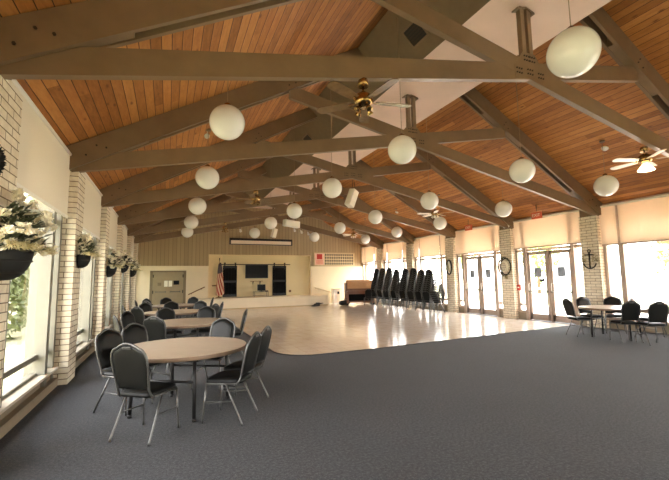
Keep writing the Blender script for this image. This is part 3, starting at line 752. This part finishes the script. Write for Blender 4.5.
# ------------------------------------------------------------------ round tables
def table(x, y, r, ang, label):
    t = thing('round_table', label, 'table', (x, y, 0), ang, 'round dining tables')
    MB().lathe([(r - .02, .698), (r - .004, .70), (r, .706), (r, .738), (r - .006, .745)], 64).obj('tabletop', M['top'], t)
    MB().lathe([(r + .001, .700), (r + .004, .704), (r + .004, .737), (r + .001, .740)], 64).obj('edge_band', M['edge'], t)
    for k in range(4):
        a = PI / 4 + k * PI / 2; c, s_ = math.cos(a) * .57, math.sin(a) * .57
        MB().tube([(c * .96, s_ * .96, .698), (c, s_, .02)], .021, 10).lathe([(.026, 0), (.026, .035)], 10, (c, s_, 0)).obj('leg', M['legblack'], t)
    q = .57 * math.cos(PI / 4)
    for s_ in (-1, 1):
        MB().tube([(-q, s_ * q, .42), (q, s_ * q, .42)], .014, 8).obj('brace', M['legblack'], t)
    ap = MB(); ap.box(-q - .05, q + .05, -q - .02, -q + .02, .65, .698); ap.box(-q - .05, q + .05, q - .02, q + .02, .65, .698); ap.obj('apron_rail', M['legblack'], t)
    return t
R_ = math.radians
TN = ['nearest round table', 'second round table', 'third round table', 'round table nearest the grey door']
TP = [(.20, 5.22, .77), (.38, 8.3, .77), (.22, 11.3, .77), (.28, 14.4, .77)]
for k, (x, y, r) in enumerate(TP):
    table(x, y, r, R_(-34) if k == 0 else R_(20 * k), ['round tan-topped table nearest the camera on the dark carpet', 'round tan-topped table second from the camera, in the row by the brick piers', 'round tan-topped table third from the camera, in the row by the brick piers', 'round tan-topped table farthest from the camera, in front of the grey double door'][k])
G = 'chairs around the row of tables by the brick piers'
def around(tk, deg, dist, label, turn=0):
    x, y, r = TP[tk]; a = R_(deg)
    chair(x + dist * math.cos(a), y + dist * math.sin(a), a + PI + R_(turn), label, G)
chair(-.155, 4.51, R_(53), 'black banquet chair seen from behind, closest to the camera at the nearest table', G)
chair(-.44, 5.52, R_(-38), 'black banquet chair at the nearest table, on the side towards the windows', G)
chair(.69, 4.63, R_(147), 'black banquet chair at the nearest table, front one on its dance floor side', G)
chair(.94, 5.12, R_(146), 'black banquet chair at the nearest table, rear one on its dance floor side', G)
chair(-.22, 6.06, R_(-46), 'black banquet chair behind the nearest table, on its window side', G)
chair(.66, 6.1, R_(235), 'black banquet chair behind the nearest table, facing the camera, its back catching light', G)
around(1, 238, .80, 'black banquet chair with its back to the camera at the second table')
around(1, 196, .98, 'black banquet chair at the second table, nearest the brick pier')
around(1, 150, 1.0, 'black banquet chair at the second table, far one on its window side')
around(1, -5, .86, 'black banquet chair at the second table, beside the corner of the dance floor')
around(1, 68, .98, 'black banquet chair behind the second table, facing the camera on the dance floor side')
around(1, 108, 1.02, 'black banquet chair behind the second table, facing the camera near its middle')
around(2, 190, .95, 'black banquet chair at the third table, nearest the windows')
around(2, 225, .95, 'black banquet chair at the third table, near one on its window side')
around(2, 0, .92, 'black banquet chair at the third table, beside the dance floor edge')
around(2, 55, .95, 'black banquet chair behind the third table on the dance floor side')
around(2, 95, .95, 'black banquet chair behind the third table, in the middle')
around(2, 130, .95, 'black banquet chair behind the third table on the window side')
around(2, -42, .95, 'black banquet chair at the third table, near one on its dance floor side')
around(3, 180, .95, 'black banquet chair at the farthest table, nearest the windows')
around(3, 225, .95, 'black banquet chair at the farthest table, near one on its window side')
around(3, 0, .92, 'black banquet chair at the farthest table, beside the dance floor edge')
around(3, 60, .95, 'black banquet chair behind the farthest table on the dance floor side')
around(3, 105, .95, 'black banquet chair behind the farthest table, in the middle')
around(3, 140, .95, 'black banquet chair behind the farthest table on the window side')
# table by the glass doors
RT = (10.4, 6.1)
table(RT[0], RT[1], .76, R_(15), 'round table standing beside the brick pier with the anchor')
table(11.25, 4.75, .76, R_(30), 'round table cut by the picture edge in front of the big window')
G2 = 'chairs around the tables by the glass doors'
def around2(dx, dy, deg, label): chair(RT[0] + dx, RT[1] + dy, R_(deg), label, G2)
around2(-.54, .55, -22, 'banquet chair at the table by the anchor pier, on the end nearest the dance floor')
around2(.28, .76, -110, 'banquet chair behind the table by the anchor pier, next to the pier')
around2(.78, .46, -146, 'banquet chair behind the table by the anchor pier, towards the window')
around2(-.52, -.50, 62, 'banquet chair with its back to the camera at the table by the anchor pier')
chair(10.02, 5.12, R_(60), 'banquet chair on the near side of the table cut by the picture edge', G2)
chair(11.1, 5.72, R_(-80), 'banquet chair between the two tables by the big window', G2)
chair(10.75, 19.75, R_(70), 'banquet chair standing alone in front of the covered piano', 'loose chairs beside the piano')
chair(11.0, 20.0, R_(200), 'banquet chair between the covered piano and the stacked chairs', 'loose chairs beside the piano')
# ------------------------------------------------------------------ chair stacks
SN = ['next to the piano', 'second from the piano', 'third from the piano', 'fourth from the piano', 'fifth from the piano', 'sixth from the piano', 'seventh from the piano', 'eighth from the piano']
SY = [19.45, 18.75, 18.05, 17.3, 16.45, 15.75, 15.1, 14.5]
NS = [14, 14, 14, 13, 13, 13, 12, 12]
for k, (y, n) in enumerate(zip(SY, NS)):
    a0 = R_(12 + random.uniform(-4, 4))
    for j in range(n):
        d_ = .026 * j
        chair(11.16 + random.uniform(-.006, .006) + d_ * math.cos(a0), y + d_ * math.sin(a0), a0, 'black banquet chair in the stack %s, %s' % (SN[k], 'bottom of the stack' if j == 0 else 'top of the stack' if j == n - 1 else ORD[j] + ' from the floor'), 'stacked black chairs by the windows', z=j * .09 + .006)
for j in range(6):
    d_ = .034 * j; a0 = R_(140)
    chair(11.28 + d_ * math.cos(a0), 14.05 + d_ * math.sin(a0) + .0, a0, 'black banquet chair in the short side-on stack by the pier, %s' % ('bottom of the stack' if j == 0 else 'top of the stack' if j == 5 else ORD[j] + ' from the floor'), 'stacked black chairs by the windows', z=j * .09 + .006)

# ------------------------------------------------------------------ globe lamps
ROWS = [('row nearest the flower baskets', [(.76, 3.94), (.76, 3.89), (.76, 3.82), (.75, 3.78), (.75, 3.79)], 2),
        ('row just left of the ridge', [(4.03, 4.0), (3.9, 3.91), (3.85, 3.91), (3.83, 3.85), (3.82, 3.89), (3.82, 3.85)], 1),
        ('row just right of the ridge', [(6.98, 3.83), (6.95, 3.79), (6.94, 3.81), (6.94, 3.81), (6.92, 3.75)], 2),
        ('row nearest the glass doors', [(9.86, 3.75), (9.88, 3.73), (9.9, 3.72), (9.92, 3.74), (9.93, 3.73)], 2)]
gl0 = None
for rn, lst, i0 in ROWS:
    for k, (x, z) in enumerate(lst):
        y = py(i0 + k) - BAY / 2 + .13
        ztop = min(roof_z(x), EZ if EL < x < ER else 99)
        lb = 'white glass globe lamp, %s in the %s' % ('nearest the camera' if k == 0 else 'farthest' if k == len(lst) - 1 else ORD[k] + ' from the camera', rn)
        t = thing('globe_lamp', lb, 'globe lamp', (x, y, z), 0, 'hanging white globe lamps')
        if gl0 is None:
            me_ = MB().ball((0, 0, 0), .262, 40).obj('globe', M['globe'], t); gl0 = me_
            ca = MB().lathe([(.05, .25), (.05, .285), (.02, .31)], 12).obj('cap', M['brass'], t); gl1 = ca
        else:
            for src in (gl0, gl1): c_ = src.copy(); C.objects.link(c_); c_.parent = t
        MB().tube([(0, 0, .3), (0, 0, ztop - z - .02)], .006, 6).obj('cord', M['cord'], t)
        MB().lathe([(.06, -.04), (.06, 0)], 12, (0, 0, ztop - z)).obj('canopy', M['truss'], t)

# ------------------------------------------------------------------ ceiling fans
def fan(x, y, z, ang, label, pale, lit):
    t = thing('ceiling_fan', label, 'ceiling fan', (x, y, z), ang, 'ceiling fans under the trusses')
    ch = 3.35 + .2 * (min(x - XL, XR - x)) - z
    MB().lathe([(.075, ch - .09), (.06, ch - .02), (.06, ch)], 16).tube([(0, 0, .08), (0, 0, ch - .08)], .014, 8).obj('downrod', M['brass'], t)
    MB().lathe([(.0, .13), (.05, .12), (.10, .085), (.12, .05), (.12, -.01), (.10, -.04), (.05, -.06), (0, -.07)], 24).obj('motor', M['brass'], t)
    bl = M['paleblade'] if pale else M['walnut']
    for k in range(5):
        a = k * 2 * PI / 5; R3 = Matrix.Rotation(a, 3, 'Z') @ Matrix.Rotation(.2, 3, 'X')
        m = MB(); pts = [(.16, -.05), (.3, -.065), (.58, -.072), (.63, -.05), (.65, 0), (.63, .05), (.58, .072), (.3, .065), (.16, .05)]
        m.prism(pts, 'z', -.004, .004); m.v = [tuple(R3 @ Vector(v)) for v in m.v]; bo = m.obj('blade', bl, t)
        m = MB().cbox((.14, 0, -.005), (.12, .035, .008)); m.v = [tuple(R3 @ Vector(v)) for v in m.v]; m.obj('blade_iron', M['brass'], bo)
    lk = thing('light_kit', None, None); lk.parent = t
    if lit:
        MB().lathe([(.04, -.07), (.06, -.09), (.14, -.2), (.13, -.21), (0, -.21)], 20).obj('bowl', M['lamp'], lk)
    else:
        for k in range(4):
            a = k * PI / 2 + .4; c_ = (.09 * math.cos(a), .09 * math.sin(a), -.10)
            MB().lathe([(.012, .045), (.02, .02), (.042, -.04), (.038, -.045), (0, -.045)], 12, c_, Matrix.Rotation(a, 3, 'Z') @ Matrix.Rotation(-.6, 3, 'Y')).obj('lamp_cup', M['lampoff'] if pale else M['brass'], lk)
for k, (x, y, z, a) in enumerate(((2.2, 4.04, 3.77, -11), (2.2, 10.46, 3.81, 30), (2.2, 16.78, 3.79, 50))):
    fan(x, y, z, R_(a), 'brass ceiling fan on the flower basket side, ' + ['nearest the camera below the first truss', 'middle one of three', 'farthest, near the projection screen'][k], False, False)
for k, (x, y, z, a) in enumerate(((8.42, 4.13, 3.76, 15), (8.4, 10.46, 3.75, 20), (8.4, 16.78, 3.73, 45))):
    fan(x, y, z, R_(a), 'pale-bladed ceiling fan on the glass door side, ' + ['nearest the camera with a lit white bowl', 'middle one of three', 'farthest, near the plaque board'][k], True, k == 0)

# ------------------------------------------------------------------ speakers, spots, exit signs, detectors
for k, (y, z, rot, d_) in enumerate(((10.45, 4.06, (.15, .35, .5), (.26, .22, .56)), (16.78, 4.14, (.0, .05, .35), (.85, .24, .3)), (19.94, 4.08, (.1, .2, .4), (.24, .2, .5)))):
    t = thing('loudspeaker', ['tilted white loudspeaker hung under a truss node, nearest the camera', 'long white loudspeaker hung level under a truss node', 'small white loudspeaker hung above the projection screen'][k], 'loudspeaker', (XC, y, z), 0, 'white loudspeakers under the ridge')
    from mathutils import Euler
    R3 = Euler(rot).to_matrix()
    MB().cbox((0, 0, 0), d_, R3).obj('cabinet', M['white'], t, bevel=.02)
    MB().cbox(R3 @ Vector((0, -d_[1] / 2 - .004, 0)), (d_[0] * .85, .01, d_[2] * .9), R3).obj('grille', M['paper'], t)
    for s_ in (-1, 1):
        p = R3 @ Vector((s_ * d_[0] * .3, 0, d_[2] / 2)); MB().tube([tuple(p), (p.x * .6, p.y * .6, 4.64 - z)], .008, 6).obj('hanger', M['iron'], t)
for k, (x, y) in enumerate(((6.35, 19.94), (6.75, 19.94), (7.15, 19.94), (3.4, 19.94))):
    z = 3.35 + .2 * min(x - XL, XR - x)
    t = thing('spotlight', ['small white spotlight on the last truss, closest to the ridge', 'small white spotlight on the last truss, middle of three', 'small white spotlight on the last truss, towards the glass doors', 'small white spotlight on the last truss, flower basket side'][k], 'spotlight', (x, y, z), 0, 'spotlights on the last truss')
    MB().tube([(0, 0, 0), (0, 0, -.08)], .012, 6).obj('stem', M['iron'], t)
    MB().lathe([(.04, .1), (.055, .0), (.065, -.1), (.06, -.1), (0, -.06)], 14, (0, 0, -.14), Euler((-.7, 0, 0)).to_matrix()).obj('head', M['white'], t)
for k, (y, lb) in enumerate(((8.97, 'red and white exit sign above the glass doors near the round table'), (12.2, 'red and white exit sign above the glass doors beside the stacked chairs'))):
    t = thing('exit_sign', lb, 'exit sign', (XR - .25, y, 3.62), 0, 'exit signs over the glass doors')
    MB().box(-.03, .03, -.19, .19, -.11, .11).obj('housing', M['exitface'], t, bevel=.008)
    MB().tube([(0, 0, .11), (0, 0, roof_z(XR - .25) - 3.62)], .012, 6).obj('stem', M['truss'], t)
    for s_ in (-1, 1):
        cu = bpy.data.curves.new('exit_lettering', 'FONT'); cu.body = 'EXIT'; cu.size = .15; cu.align_x = 'CENTER'; cu.align_y = 'CENTER'; cu.extrude = .002
        tx = bpy.data.objects.new('exit_lettering', cu); C.objects.link(tx); tx.parent = t; cu.materials.append(M['exitletter'])
        me_x = bpy.data.meshes.new_from_object(tx); bpy.data.objects.remove(tx)
        tx = bpy.data.objects.new('exit_lettering', me_x); C.objects.link(tx); tx.parent = t
        tx.location = (s_ * .033, 0, 0); tx.rotation_euler = (PI / 2, 0, s_ * PI / 2)
for k, (x, y, lb) in enumerate(((10.1, 5.8, 'small round white detector on the plank ceiling near the lit fan'), (10.12, 15.45, 'small round white detector on the plank ceiling above the stacked chairs'))):
    z = roof_z(x); t = thing('smoke_detector', lb, 'smoke detector', (x, y, z), 0); t.rotation_euler = (0, math.atan(SL), 0)
    MB().lathe([(.0, -.05), (.06, -.045), (.075, -.02), (.08, 0)], 20).obj('body', M['white'], t); MB().lathe([(.085, -.012), (.085, 0)], 20).obj('base', M['boardback'], t)
def flood(loc, rz, lb):
    t = thing('floodlight', lb, 'floodlight', loc, rz)
    MB().lathe([(.05, 0), (.05, .02)], 12).tube([(0, 0, .02), (.03, 0, .05)], .014, 6).obj('base', M['white'], t)
    for s_ in (-1, 1): MB().lathe([(.03, -.06), (.05, .0), (.065, .07), (.06, .07), (0, .05)], 14, (.06, s_ * .07, .10), Matrix.Rotation(PI / 2 + .3, 3, 'Y')).obj('lamp_head', M['white'], t)
flood((XL - .02, 10.55, PH), 0, 'small white twin floodlight on top of the third brick pier on the basket side')
flood((XR + .02, 10.42, PH), PI, 'small white twin floodlight on top of the pier between the glass doors')
t = thing('spotlight', 'tiny white spotlight on the plank ceiling above the nearest basket-side globe', 'spotlight', (.75, 9.0, roof_z(.75)), 0)
MB().tube([(0, 0, .0), (0, 0, -.08)], .014, 6).obj('stem', M['white'], t); MB().lathe([(.03, .07), (.05, .0), (.06, -.08), (0, -.05)], 12, (0, 0, -.1), Euler((-.9, .3, 0)).to_matrix()).obj('head', M['white'], t)
t = thing('fire_alarm', 'red fire alarm box beside the glass doors next to the wreath pier', 'fire alarm', (XR + .13, 10.18, 1.15), 0)
MB().box(-.05, .03, -.07, .07, -.1, .1).obj('housing', M['red'], t, bevel=.008); MB().box(-.06, -.05, -.04, .04, -.02, .02).obj('pull_bar', M['white'], t)
MB().box(.02, .04, -.03, .03, -.12, .12).obj('back_plate', M['taupe'], t)

# ------------------------------------------------------------------ pier decorations
def basket(i, y, z, r, label, n, seed):
    rnd = random.Random(seed)
    t = thing('flower_basket', label, 'flower basket', (XL + .012, y, z), 0, 'flower baskets on the brick piers')
    b = MB(); m = 9; nn = 20; prof = []
    for q in range(m + 1):
        tt = q / m; prof.append((r * math.sin(tt * PI / 2) ** .8 * (1 if q else .02), -r * 1.25 * math.cos(tt * PI / 2)))
    k = len(b.v)
    for rr, zz in prof:
        for j in range(nn + 1): a = -PI / 2 + PI * j / nn; b.v.append((max(.003, rr * math.cos(a) + .004), rr * math.sin(a), zz))
    for q in range(m):
        for j in range(nn): a = k + q * (nn + 1) + j; b.face((a, a + 1, a + nn + 2, a + nn + 1), None, True)
    b.face([k + m * (nn + 1) + j for j in range(nn + 1)])
    for q in range(m): pass
    b.face([k + q * (nn + 1) for q in range(m + 1)] + [k + q * (nn + 1) + nn for q in range(m, -1, -1)])
    b.obj('bowl', M['basket'], t)
    w = MB()
    for q in (.45, .75, 1.0):
        rr, zz = r * math.sin(q * PI / 2) ** .8, -r * 1.25 * math.cos(q * PI / 2)
        w.tube([(rr * math.cos(a) + .008, rr * math.sin(a), zz) for a in [(-PI / 2 + PI * j / 12) for j in range(13)]], .008, 6)
    w.obj('wire_rim', M['iron'], t)
    def rp(sp):
        a = rnd.uniform(-PI / 2, PI / 2); el = rnd.uniform(-.1, 1.3); dd = rnd.uniform(.3, 1) * sp
        return Vector((max(.02, abs(math.cos(a)) * math.cos(el) * dd), math.sin(a) * math.cos(el) * dd, math.sin(el) * dd * 1.35)), Vector((abs(math.cos(a)), math.sin(a), .8))
    f = MB()
    for q in range(n * 6):
        p, d = rp(r * 1.6); f.leaf(p * .8, rnd.uniform(.07, .15), rnd.uniform(.03, .05), d + Vector((rnd.uniform(-.0, .8), rnd.uniform(-.8, .8), rnd.uniform(-.8, .5))), (rnd.random() - .5, rnd.random() - .5, 1))
    f.obj('foliage', M['leaf'], t)
    f = MB()
    for q in range(n):
        c, d = rp(r * 1.75)
        for e in range(9):
            cc = c + Vector((rnd.uniform(-.035, .035), rnd.uniform(-.035, .035), rnd.uniform(-.035, .035)))
            if cc.x < .01: cc.x = .01
            for g in range(5):
                a = g * 2 * PI / 5; f.leaf(cc, .044, .032, Vector((math.cos(a), math.sin(a), .5)) + d * .3, d)
    f.obj('blossoms', M['petal'], t)
    f = MB()
    for q in range(n * 2):
        a = rnd.uniform(-1.3, 1.5); L = rnd.uniform(.8, 1.7) * r; o = Vector((.05 + .1 * rnd.random(), math.sin(a) * r * .5, .02)); dr = Vector((abs(math.cos(a)) * .7 + .1, math.sin(a), .35))
        pts = [tuple(o + dr * L * s_ + Vector((0, 0, -.5 * L * s_ * s_))) for s_ in (0, .35, .7, 1)]
        f.tube(pts, [.004, .003, .0025, .002], 4)
        for s_ in (.5, .65, .8, .95): p = o + dr * L * s_ + Vector((0, 0, -.5 * L * s_ * s_)); f.leaf(p, .05, .014, dr + Vector((rnd.uniform(-.6, .6), rnd.uniform(-.6, .6), rnd.uniform(-.6, .6))), (0, 0, 1))
    f.obj('dry_sprigs', M['dry'], t)
basket(1, 4.27, 1.86, .225, 'large white-flowered black wall basket on the brick pier nearest the camera', 60, 1)
basket(2, 7.44, 2.0, .17, 'white-flowered black wall basket on the second brick pier', 34, 2)
basket(3, 10.75, 1.93, .20, 'white-flowered black wall basket on the third brick pier', 34, 3)
basket(4, 13.85, 2.10, .20, 'white-flowered wall basket on the fourth brick pier', 34, 4)
basket(5, 17.0, 2.02, .22, 'white-flowered wall basket on the fifth brick pier', 34, 5)
# dark round wreath beside the nearest basket
t = thing('wreath', 'dark round wreath on the nearest brick pier, cut by the picture edge', 'wreath', (XL - .11, py(1) - .02, 2.58), -PI / 2)
rnd = random.Random(9); b = MB(); b.tube([(0, .17 * math.cos(a) * .9, .17 * math.sin(a)) for a in [2 * PI * j / 20 for j in range(20)]], .035, 8, True); b.obj('ring', M['iron'], t)
f = MB()
for q in range(160):
    a = rnd.uniform(0, 2 * PI); f.leaf((rnd.uniform(0, .03), .16 * math.cos(a), .17 * math.sin(a)), .05, .025, (rnd.uniform(-.1, .5), math.cos(a) + rnd.uniform(-1, 1), math.sin(a) + rnd.uniform(-1, 1)), (1, 0, 0))
f.obj('twigs', M['basket'], t)
# anchor
t = thing('anchor_decoration', 'black anchor with pale sprigs hung on the brick pier by the round table', 'anchor decoration', (XR - .018, 7.46, 2.04), 0)
b = MB(); b.tube([(0, 0, .2), (0, 0, -.28)], .022, 8); b.tube([(0, -.14, .14), (0, .14, .14)], .018, 8); b.tube([(0, .045 * math.cos(a), .25 + .045 * math.sin(a)) for a in [2 * PI * j / 14 for j in range(14)]], .012, 6, True)
b.tube([(0, .19 * math.sin(a), -.08 - .2 * math.cos(a)) for a in [-1.35 + 2.7 * j / 14 for j in range(15)]], .02, 8)
for s_ in (-1, 1): b.prism([(s_ * .25, -.08), (s_ * .13, -.06), (s_ * .19, .02)], 'x', -.012, .012)
b.obj('anchor', M['iron'], t)
b = MB(); b.tube([(0, .03 * math.sin(z * 14), z) for z in [.25 - .05 * j for j in range(11)]], .010, 6); b.obj('rope', M['dry'], t)
f = MB(); rnd = random.Random(5)
for q in range(90):
    s_ = rnd.choice((-1, 1)); p = (rnd.uniform(-.05, .0), s_ * rnd.uniform(.06, .27), rnd.uniform(-.12, .16)); f.leaf(p, .09, .025, (-.3, s_, rnd.uniform(-.7, .7)), (1, 0, .2))
f.obj('sprigs', M['dry'], t)
# ring wreath with crescent
t = thing('wreath', 'round dark wreath with a white crescent on the pier between the glass doors', 'wreath', (XR - .024, 10.62, 1.93), 0)
b = MB(); b.tube([(0, .24 * math.cos(a), .30 * math.sin(a)) for a in [2 * PI * j / 28 for j in range(28)]], .022, 8, True); b.obj('ring', M['iron'], t)
b = MB(); b.tube([(-.02, .05 + .15 * math.cos(a), .19 * math.sin(a)) for a in [.9 + 4.4 * j / 16 for j in range(17)]], [.01 + .035 * math.sin(PI * j / 16) for j in range(17)], 8); b.obj('crescent', M['petal'], t)
f = MB(); rnd = random.Random(6)
for q in range(220):
    a = rnd.uniform(0, 2 * PI); f.leaf((-.03, .25 * math.cos(a), .31 * math.sin(a)), rnd.uniform(.05, .1), .03, (-.4, math.cos(a) + rnd.uniform(-1, 1), math.sin(a) + rnd.uniform(-1, 1)), (1, 0, .2))
f.obj('leaves', M['leaf'], t)
f = MB()
for q in range(10): z = -.3 - .012 * q; f.tube([(0, .01 * q - .05, -.28), (0, .016 * q - .08, -.46)], .006, 4)
f.obj('tassel', M['dry'], t)
# oval mirror
t = thing('oval_mirror', 'black-framed oval mirror on the pier beside the stacked chairs', 'mirror', (XR - .03, 13.78, 2.02), 0)
b = MB(); b.tube([(0, .16 * math.cos(a), .32 * math.sin(a)) for a in [2 * PI * j / 28 for j in range(28)]], .035, 8, True); b.obj('frame', M['iron'], t)
b = MB(); b.prism([(.15 * math.cos(a), .31 * math.sin(a)) for a in [2 * PI * j / 28 for j in range(28)]], 'x', 0, .012); b.obj('glass', M['paper'], t)
b = MB(); b.tube([(-.02, -.05, -.22), (-.02, .02, 0), (-.02, .05, .2)], [.02, .03, .01], 6); b.obj('sprig', M['dry'], t)

# ------------------------------------------------------------------ outdoors
tag(MB().box(-60, 80, -60, 70, -.4, -.14).obj('ground', M['grass']), 'sunlit lawn around the hall', 'lawn', kind='structure')
tag(MB().box(XR + .5, XR + 8, -4, 26, -.14, -.06).obj('patio', M['concrete']), 'bright concrete patio outside the glass doors', 'patio', kind='structure')
def tree(x, y, h, r, label, mat, n, seed, trunk=.16, low=.0):
    rnd = random.Random(seed); t = thing('tree', label, 'tree', (x, y, -.14), 0, 'trees outside the windows')
    MB().tube([(0, 0, 0), (.05, 0, h * .3), (0, .1, h * .7)], [trunk, trunk * .8, trunk * .4], 10).obj('trunk', M['trunk'], t)
    f = MB(); cl = [(Vector((rnd.uniform(-.7, .7) * r, rnd.uniform(-.7, .7) * r, h * (.45 + low) + rnd.uniform(-.2, .55) * h)), rnd.uniform(.35, .6) * r) for _ in range(14)]
    for q in range(n):
        c, rr = rnd.choice(cl); d = Vector((rnd.gauss(0, 1), rnd.gauss(0, 1), rnd.gauss(0, 1))).normalized()
        f.leaf(c + d * rr * rnd.uniform(.7, 1), .26, .15, d + Vector((rnd.uniform(-1, 1), rnd.uniform(-1, 1), rnd.uniform(-1, .4))), d)
    f.obj('crown', mat, t)
tree(34, 15, 7.0, 3.0, 'green tree beyond the patio seen through the nearer glass doors', M['foliage'], 3000, 1)
tree(33, 26, 6.5, 2.8, 'green tree beyond the patio seen above the stacked chairs', M['foliage'], 3000, 2)
tree(36, 1.0, 8.0, 3.0, 'tall green tree beyond the patio seen through the big window', M['foliage'], 3000, 3)
tree(32, 37, 6.5, 3.0, 'green tree beyond the patio seen past the piano', M['foliage'], 3000, 4)
for k, (x, y, h, r) in enumerate(((-6.4, 9.5, 6, 2.2), (-6.2, 14.5, 6, 2.3), (-6.4, 19.5, 6, 2.4), (-6.2, 25, 6, 2.5), (-6.6, 30.5, 7, 2.7), (-7, 37, 7, 3), (-8, 45, 8, 3.4))):
    tree(x, y, h, r, 'leafy tree outside the flower basket windows, ' + ORD[k] + ' along the lawn', M['foliage2'], 6000, 20 + k, .14, -.15)
hs = thing('house', 'pale low house beyond the patio seen through the big window', 'house', (50, 13, -.14), R_(10))
MB().box(-3, 3, -6, 6, 0, 2.9).obj('wall', M['housewall'], hs); MB().prism([(-3.5, 2.8), (3.5, 2.8), (0, 4.4)], 'y', -6.4, 6.4).obj('roof', M['houseroof'], hs)
for y in (-4, -1.2, 1.6, 4.2): 
    w_ = MB().box(-3.04, -2.98, y - .6, y + .6, .9, 2.1).obj('window', M['dusty'], hs)
fc = thing('fence', 'white rail fence along the far side of the patio', 'fence', (XR + 9, 0, -.14))
for k in range(12): MB().box(-.05, .05, k * 2.2 - .05, k * 2.2 + .05, 0, 1.15).obj('post', M['fence'], fc)
for z in (.4, .95): MB().box(-.03, .03, 0, 24.2, z - .05, z + .05).obj('rail', M['fence'], fc)
po = thing('porch', 'brown timber porch roof on a post outside the big window', 'porch', (14.6, 4.9, -.06))
MB().cbox((0, 0, 2.75), (3.0, 3.2, .12), Matrix.Rotation(.04, 3, 'Y')).obj('roof', M['porch'], po)
for k in range(5): MB().box(-1.5, 1.5, -1.5 + k * .72, -1.42 + k * .72, 2.5, 2.66).obj('rafter', M['porch'], po)
MB().box(1.15, 1.31, -1.5, -1.34, 0, 2.55).obj('post', M['porch'], po); MB().box(1.15, 1.31, 1.3, 1.46, 0, 2.55).obj('post', M['porch'], po)

# ------------------------------------------------------------------ light
wd = bpy.data.worlds.new('sky'); bpy.context.scene.world = wd; wd.use_nodes = True
nt = wd.node_tree; bg = nt.nodes['Background']
tc = nt.nodes.new('ShaderNodeTexCoord'); sp = nt.nodes.new('ShaderNodeSeparateXYZ'); rp_ = nt.nodes.new('ShaderNodeValToRGB')
nt.links.new(tc.outputs['Generated'], sp.inputs[0]); nt.links.new(sp.outputs[2], rp_.inputs[0]); nt.links.new(rp_.outputs[0], bg.inputs[0])
rp_.color_ramp.elements[0].color = (1.0, 0.975, 0.925, 1); rp_.color_ramp.elements[1].color = (0.86, 0.90, 0.98, 1)
bg.inputs[1].default_value = 5.0
sun = bpy.data.lights.new('sun', 'SUN'); sun.energy = 8; sun.angle = .02; sun.color = (1, .94, .86)
so = bpy.data.objects.new('sun', sun); C.objects.link(so); so.rotation_euler = Vector((.10, -.52, -.85)).to_track_quat('-Z', 'Y').to_euler()
def portal(name, loc, rot, sx, sy):
    l = bpy.data.lights.new(name, 'AREA'); l.shape = 'RECTANGLE'; l.size = sx; l.size_y = sy; l.cycles.is_portal = True
    o = bpy.data.objects.new(name, l); C.objects.link(o); o.location = loc; o.rotation_euler = rot
portal('portal_right', (XR + .45, 10, 1.9), (PI / 2, 0, PI / 2), 26, 3.5)
portal('portal_left', (XL - .5, 10, 1.9), (PI / 2, 0, -PI / 2), 26, 3.5)
portal('portal_rear', (5.3, YR - .35, 1.75), (PI / 2, 0, 0), 3.4, 2.9)

# ------------------------------------------------------------------ camera
cam = bpy.data.cameras.new('camera'); co = bpy.data.objects.new('camera', cam); C.objects.link(co)
cam.sensor_width = 36; cam.sensor_fit = 'HORIZONTAL'; cam.lens = 379.112 / 669 * 36; cam.clip_start = .05; cam.clip_end = 300
r0 = Vector((0.9161943847239127, -0.40047277624889327, -0.014470828721093804)); f0 = Vector((0.3997544294454192, 0.9108348789525147, 0.10284074786934115)); u0 = Vector((-0.028004384284227454, -0.10000689360129771, 0.9945925676847779))
m4 = Matrix((r0, u0, -f0)).transposed().to_4x4(); m4.translation = (0, 0, 1.55); co.matrix_world = m4
sc = bpy.context.scene; sc.camera = co
sc.view_settings.view_transform = 'Standard'; sc.view_settings.look = 'None'; sc.view_settings.gamma = 1.0; sc.view_settings.use_curve_mapping = False
sc.view_settings.exposure = 2.3
sc.cycles.max_bounces = 12; sc.cycles.diffuse_bounces = 7; sc.cycles.glossy_bounces = 4; sc.cycles.transparent_max_bounces = 16
sc.cycles.use_denoising = True; sc.cycles.sample_clamp_indirect = 8
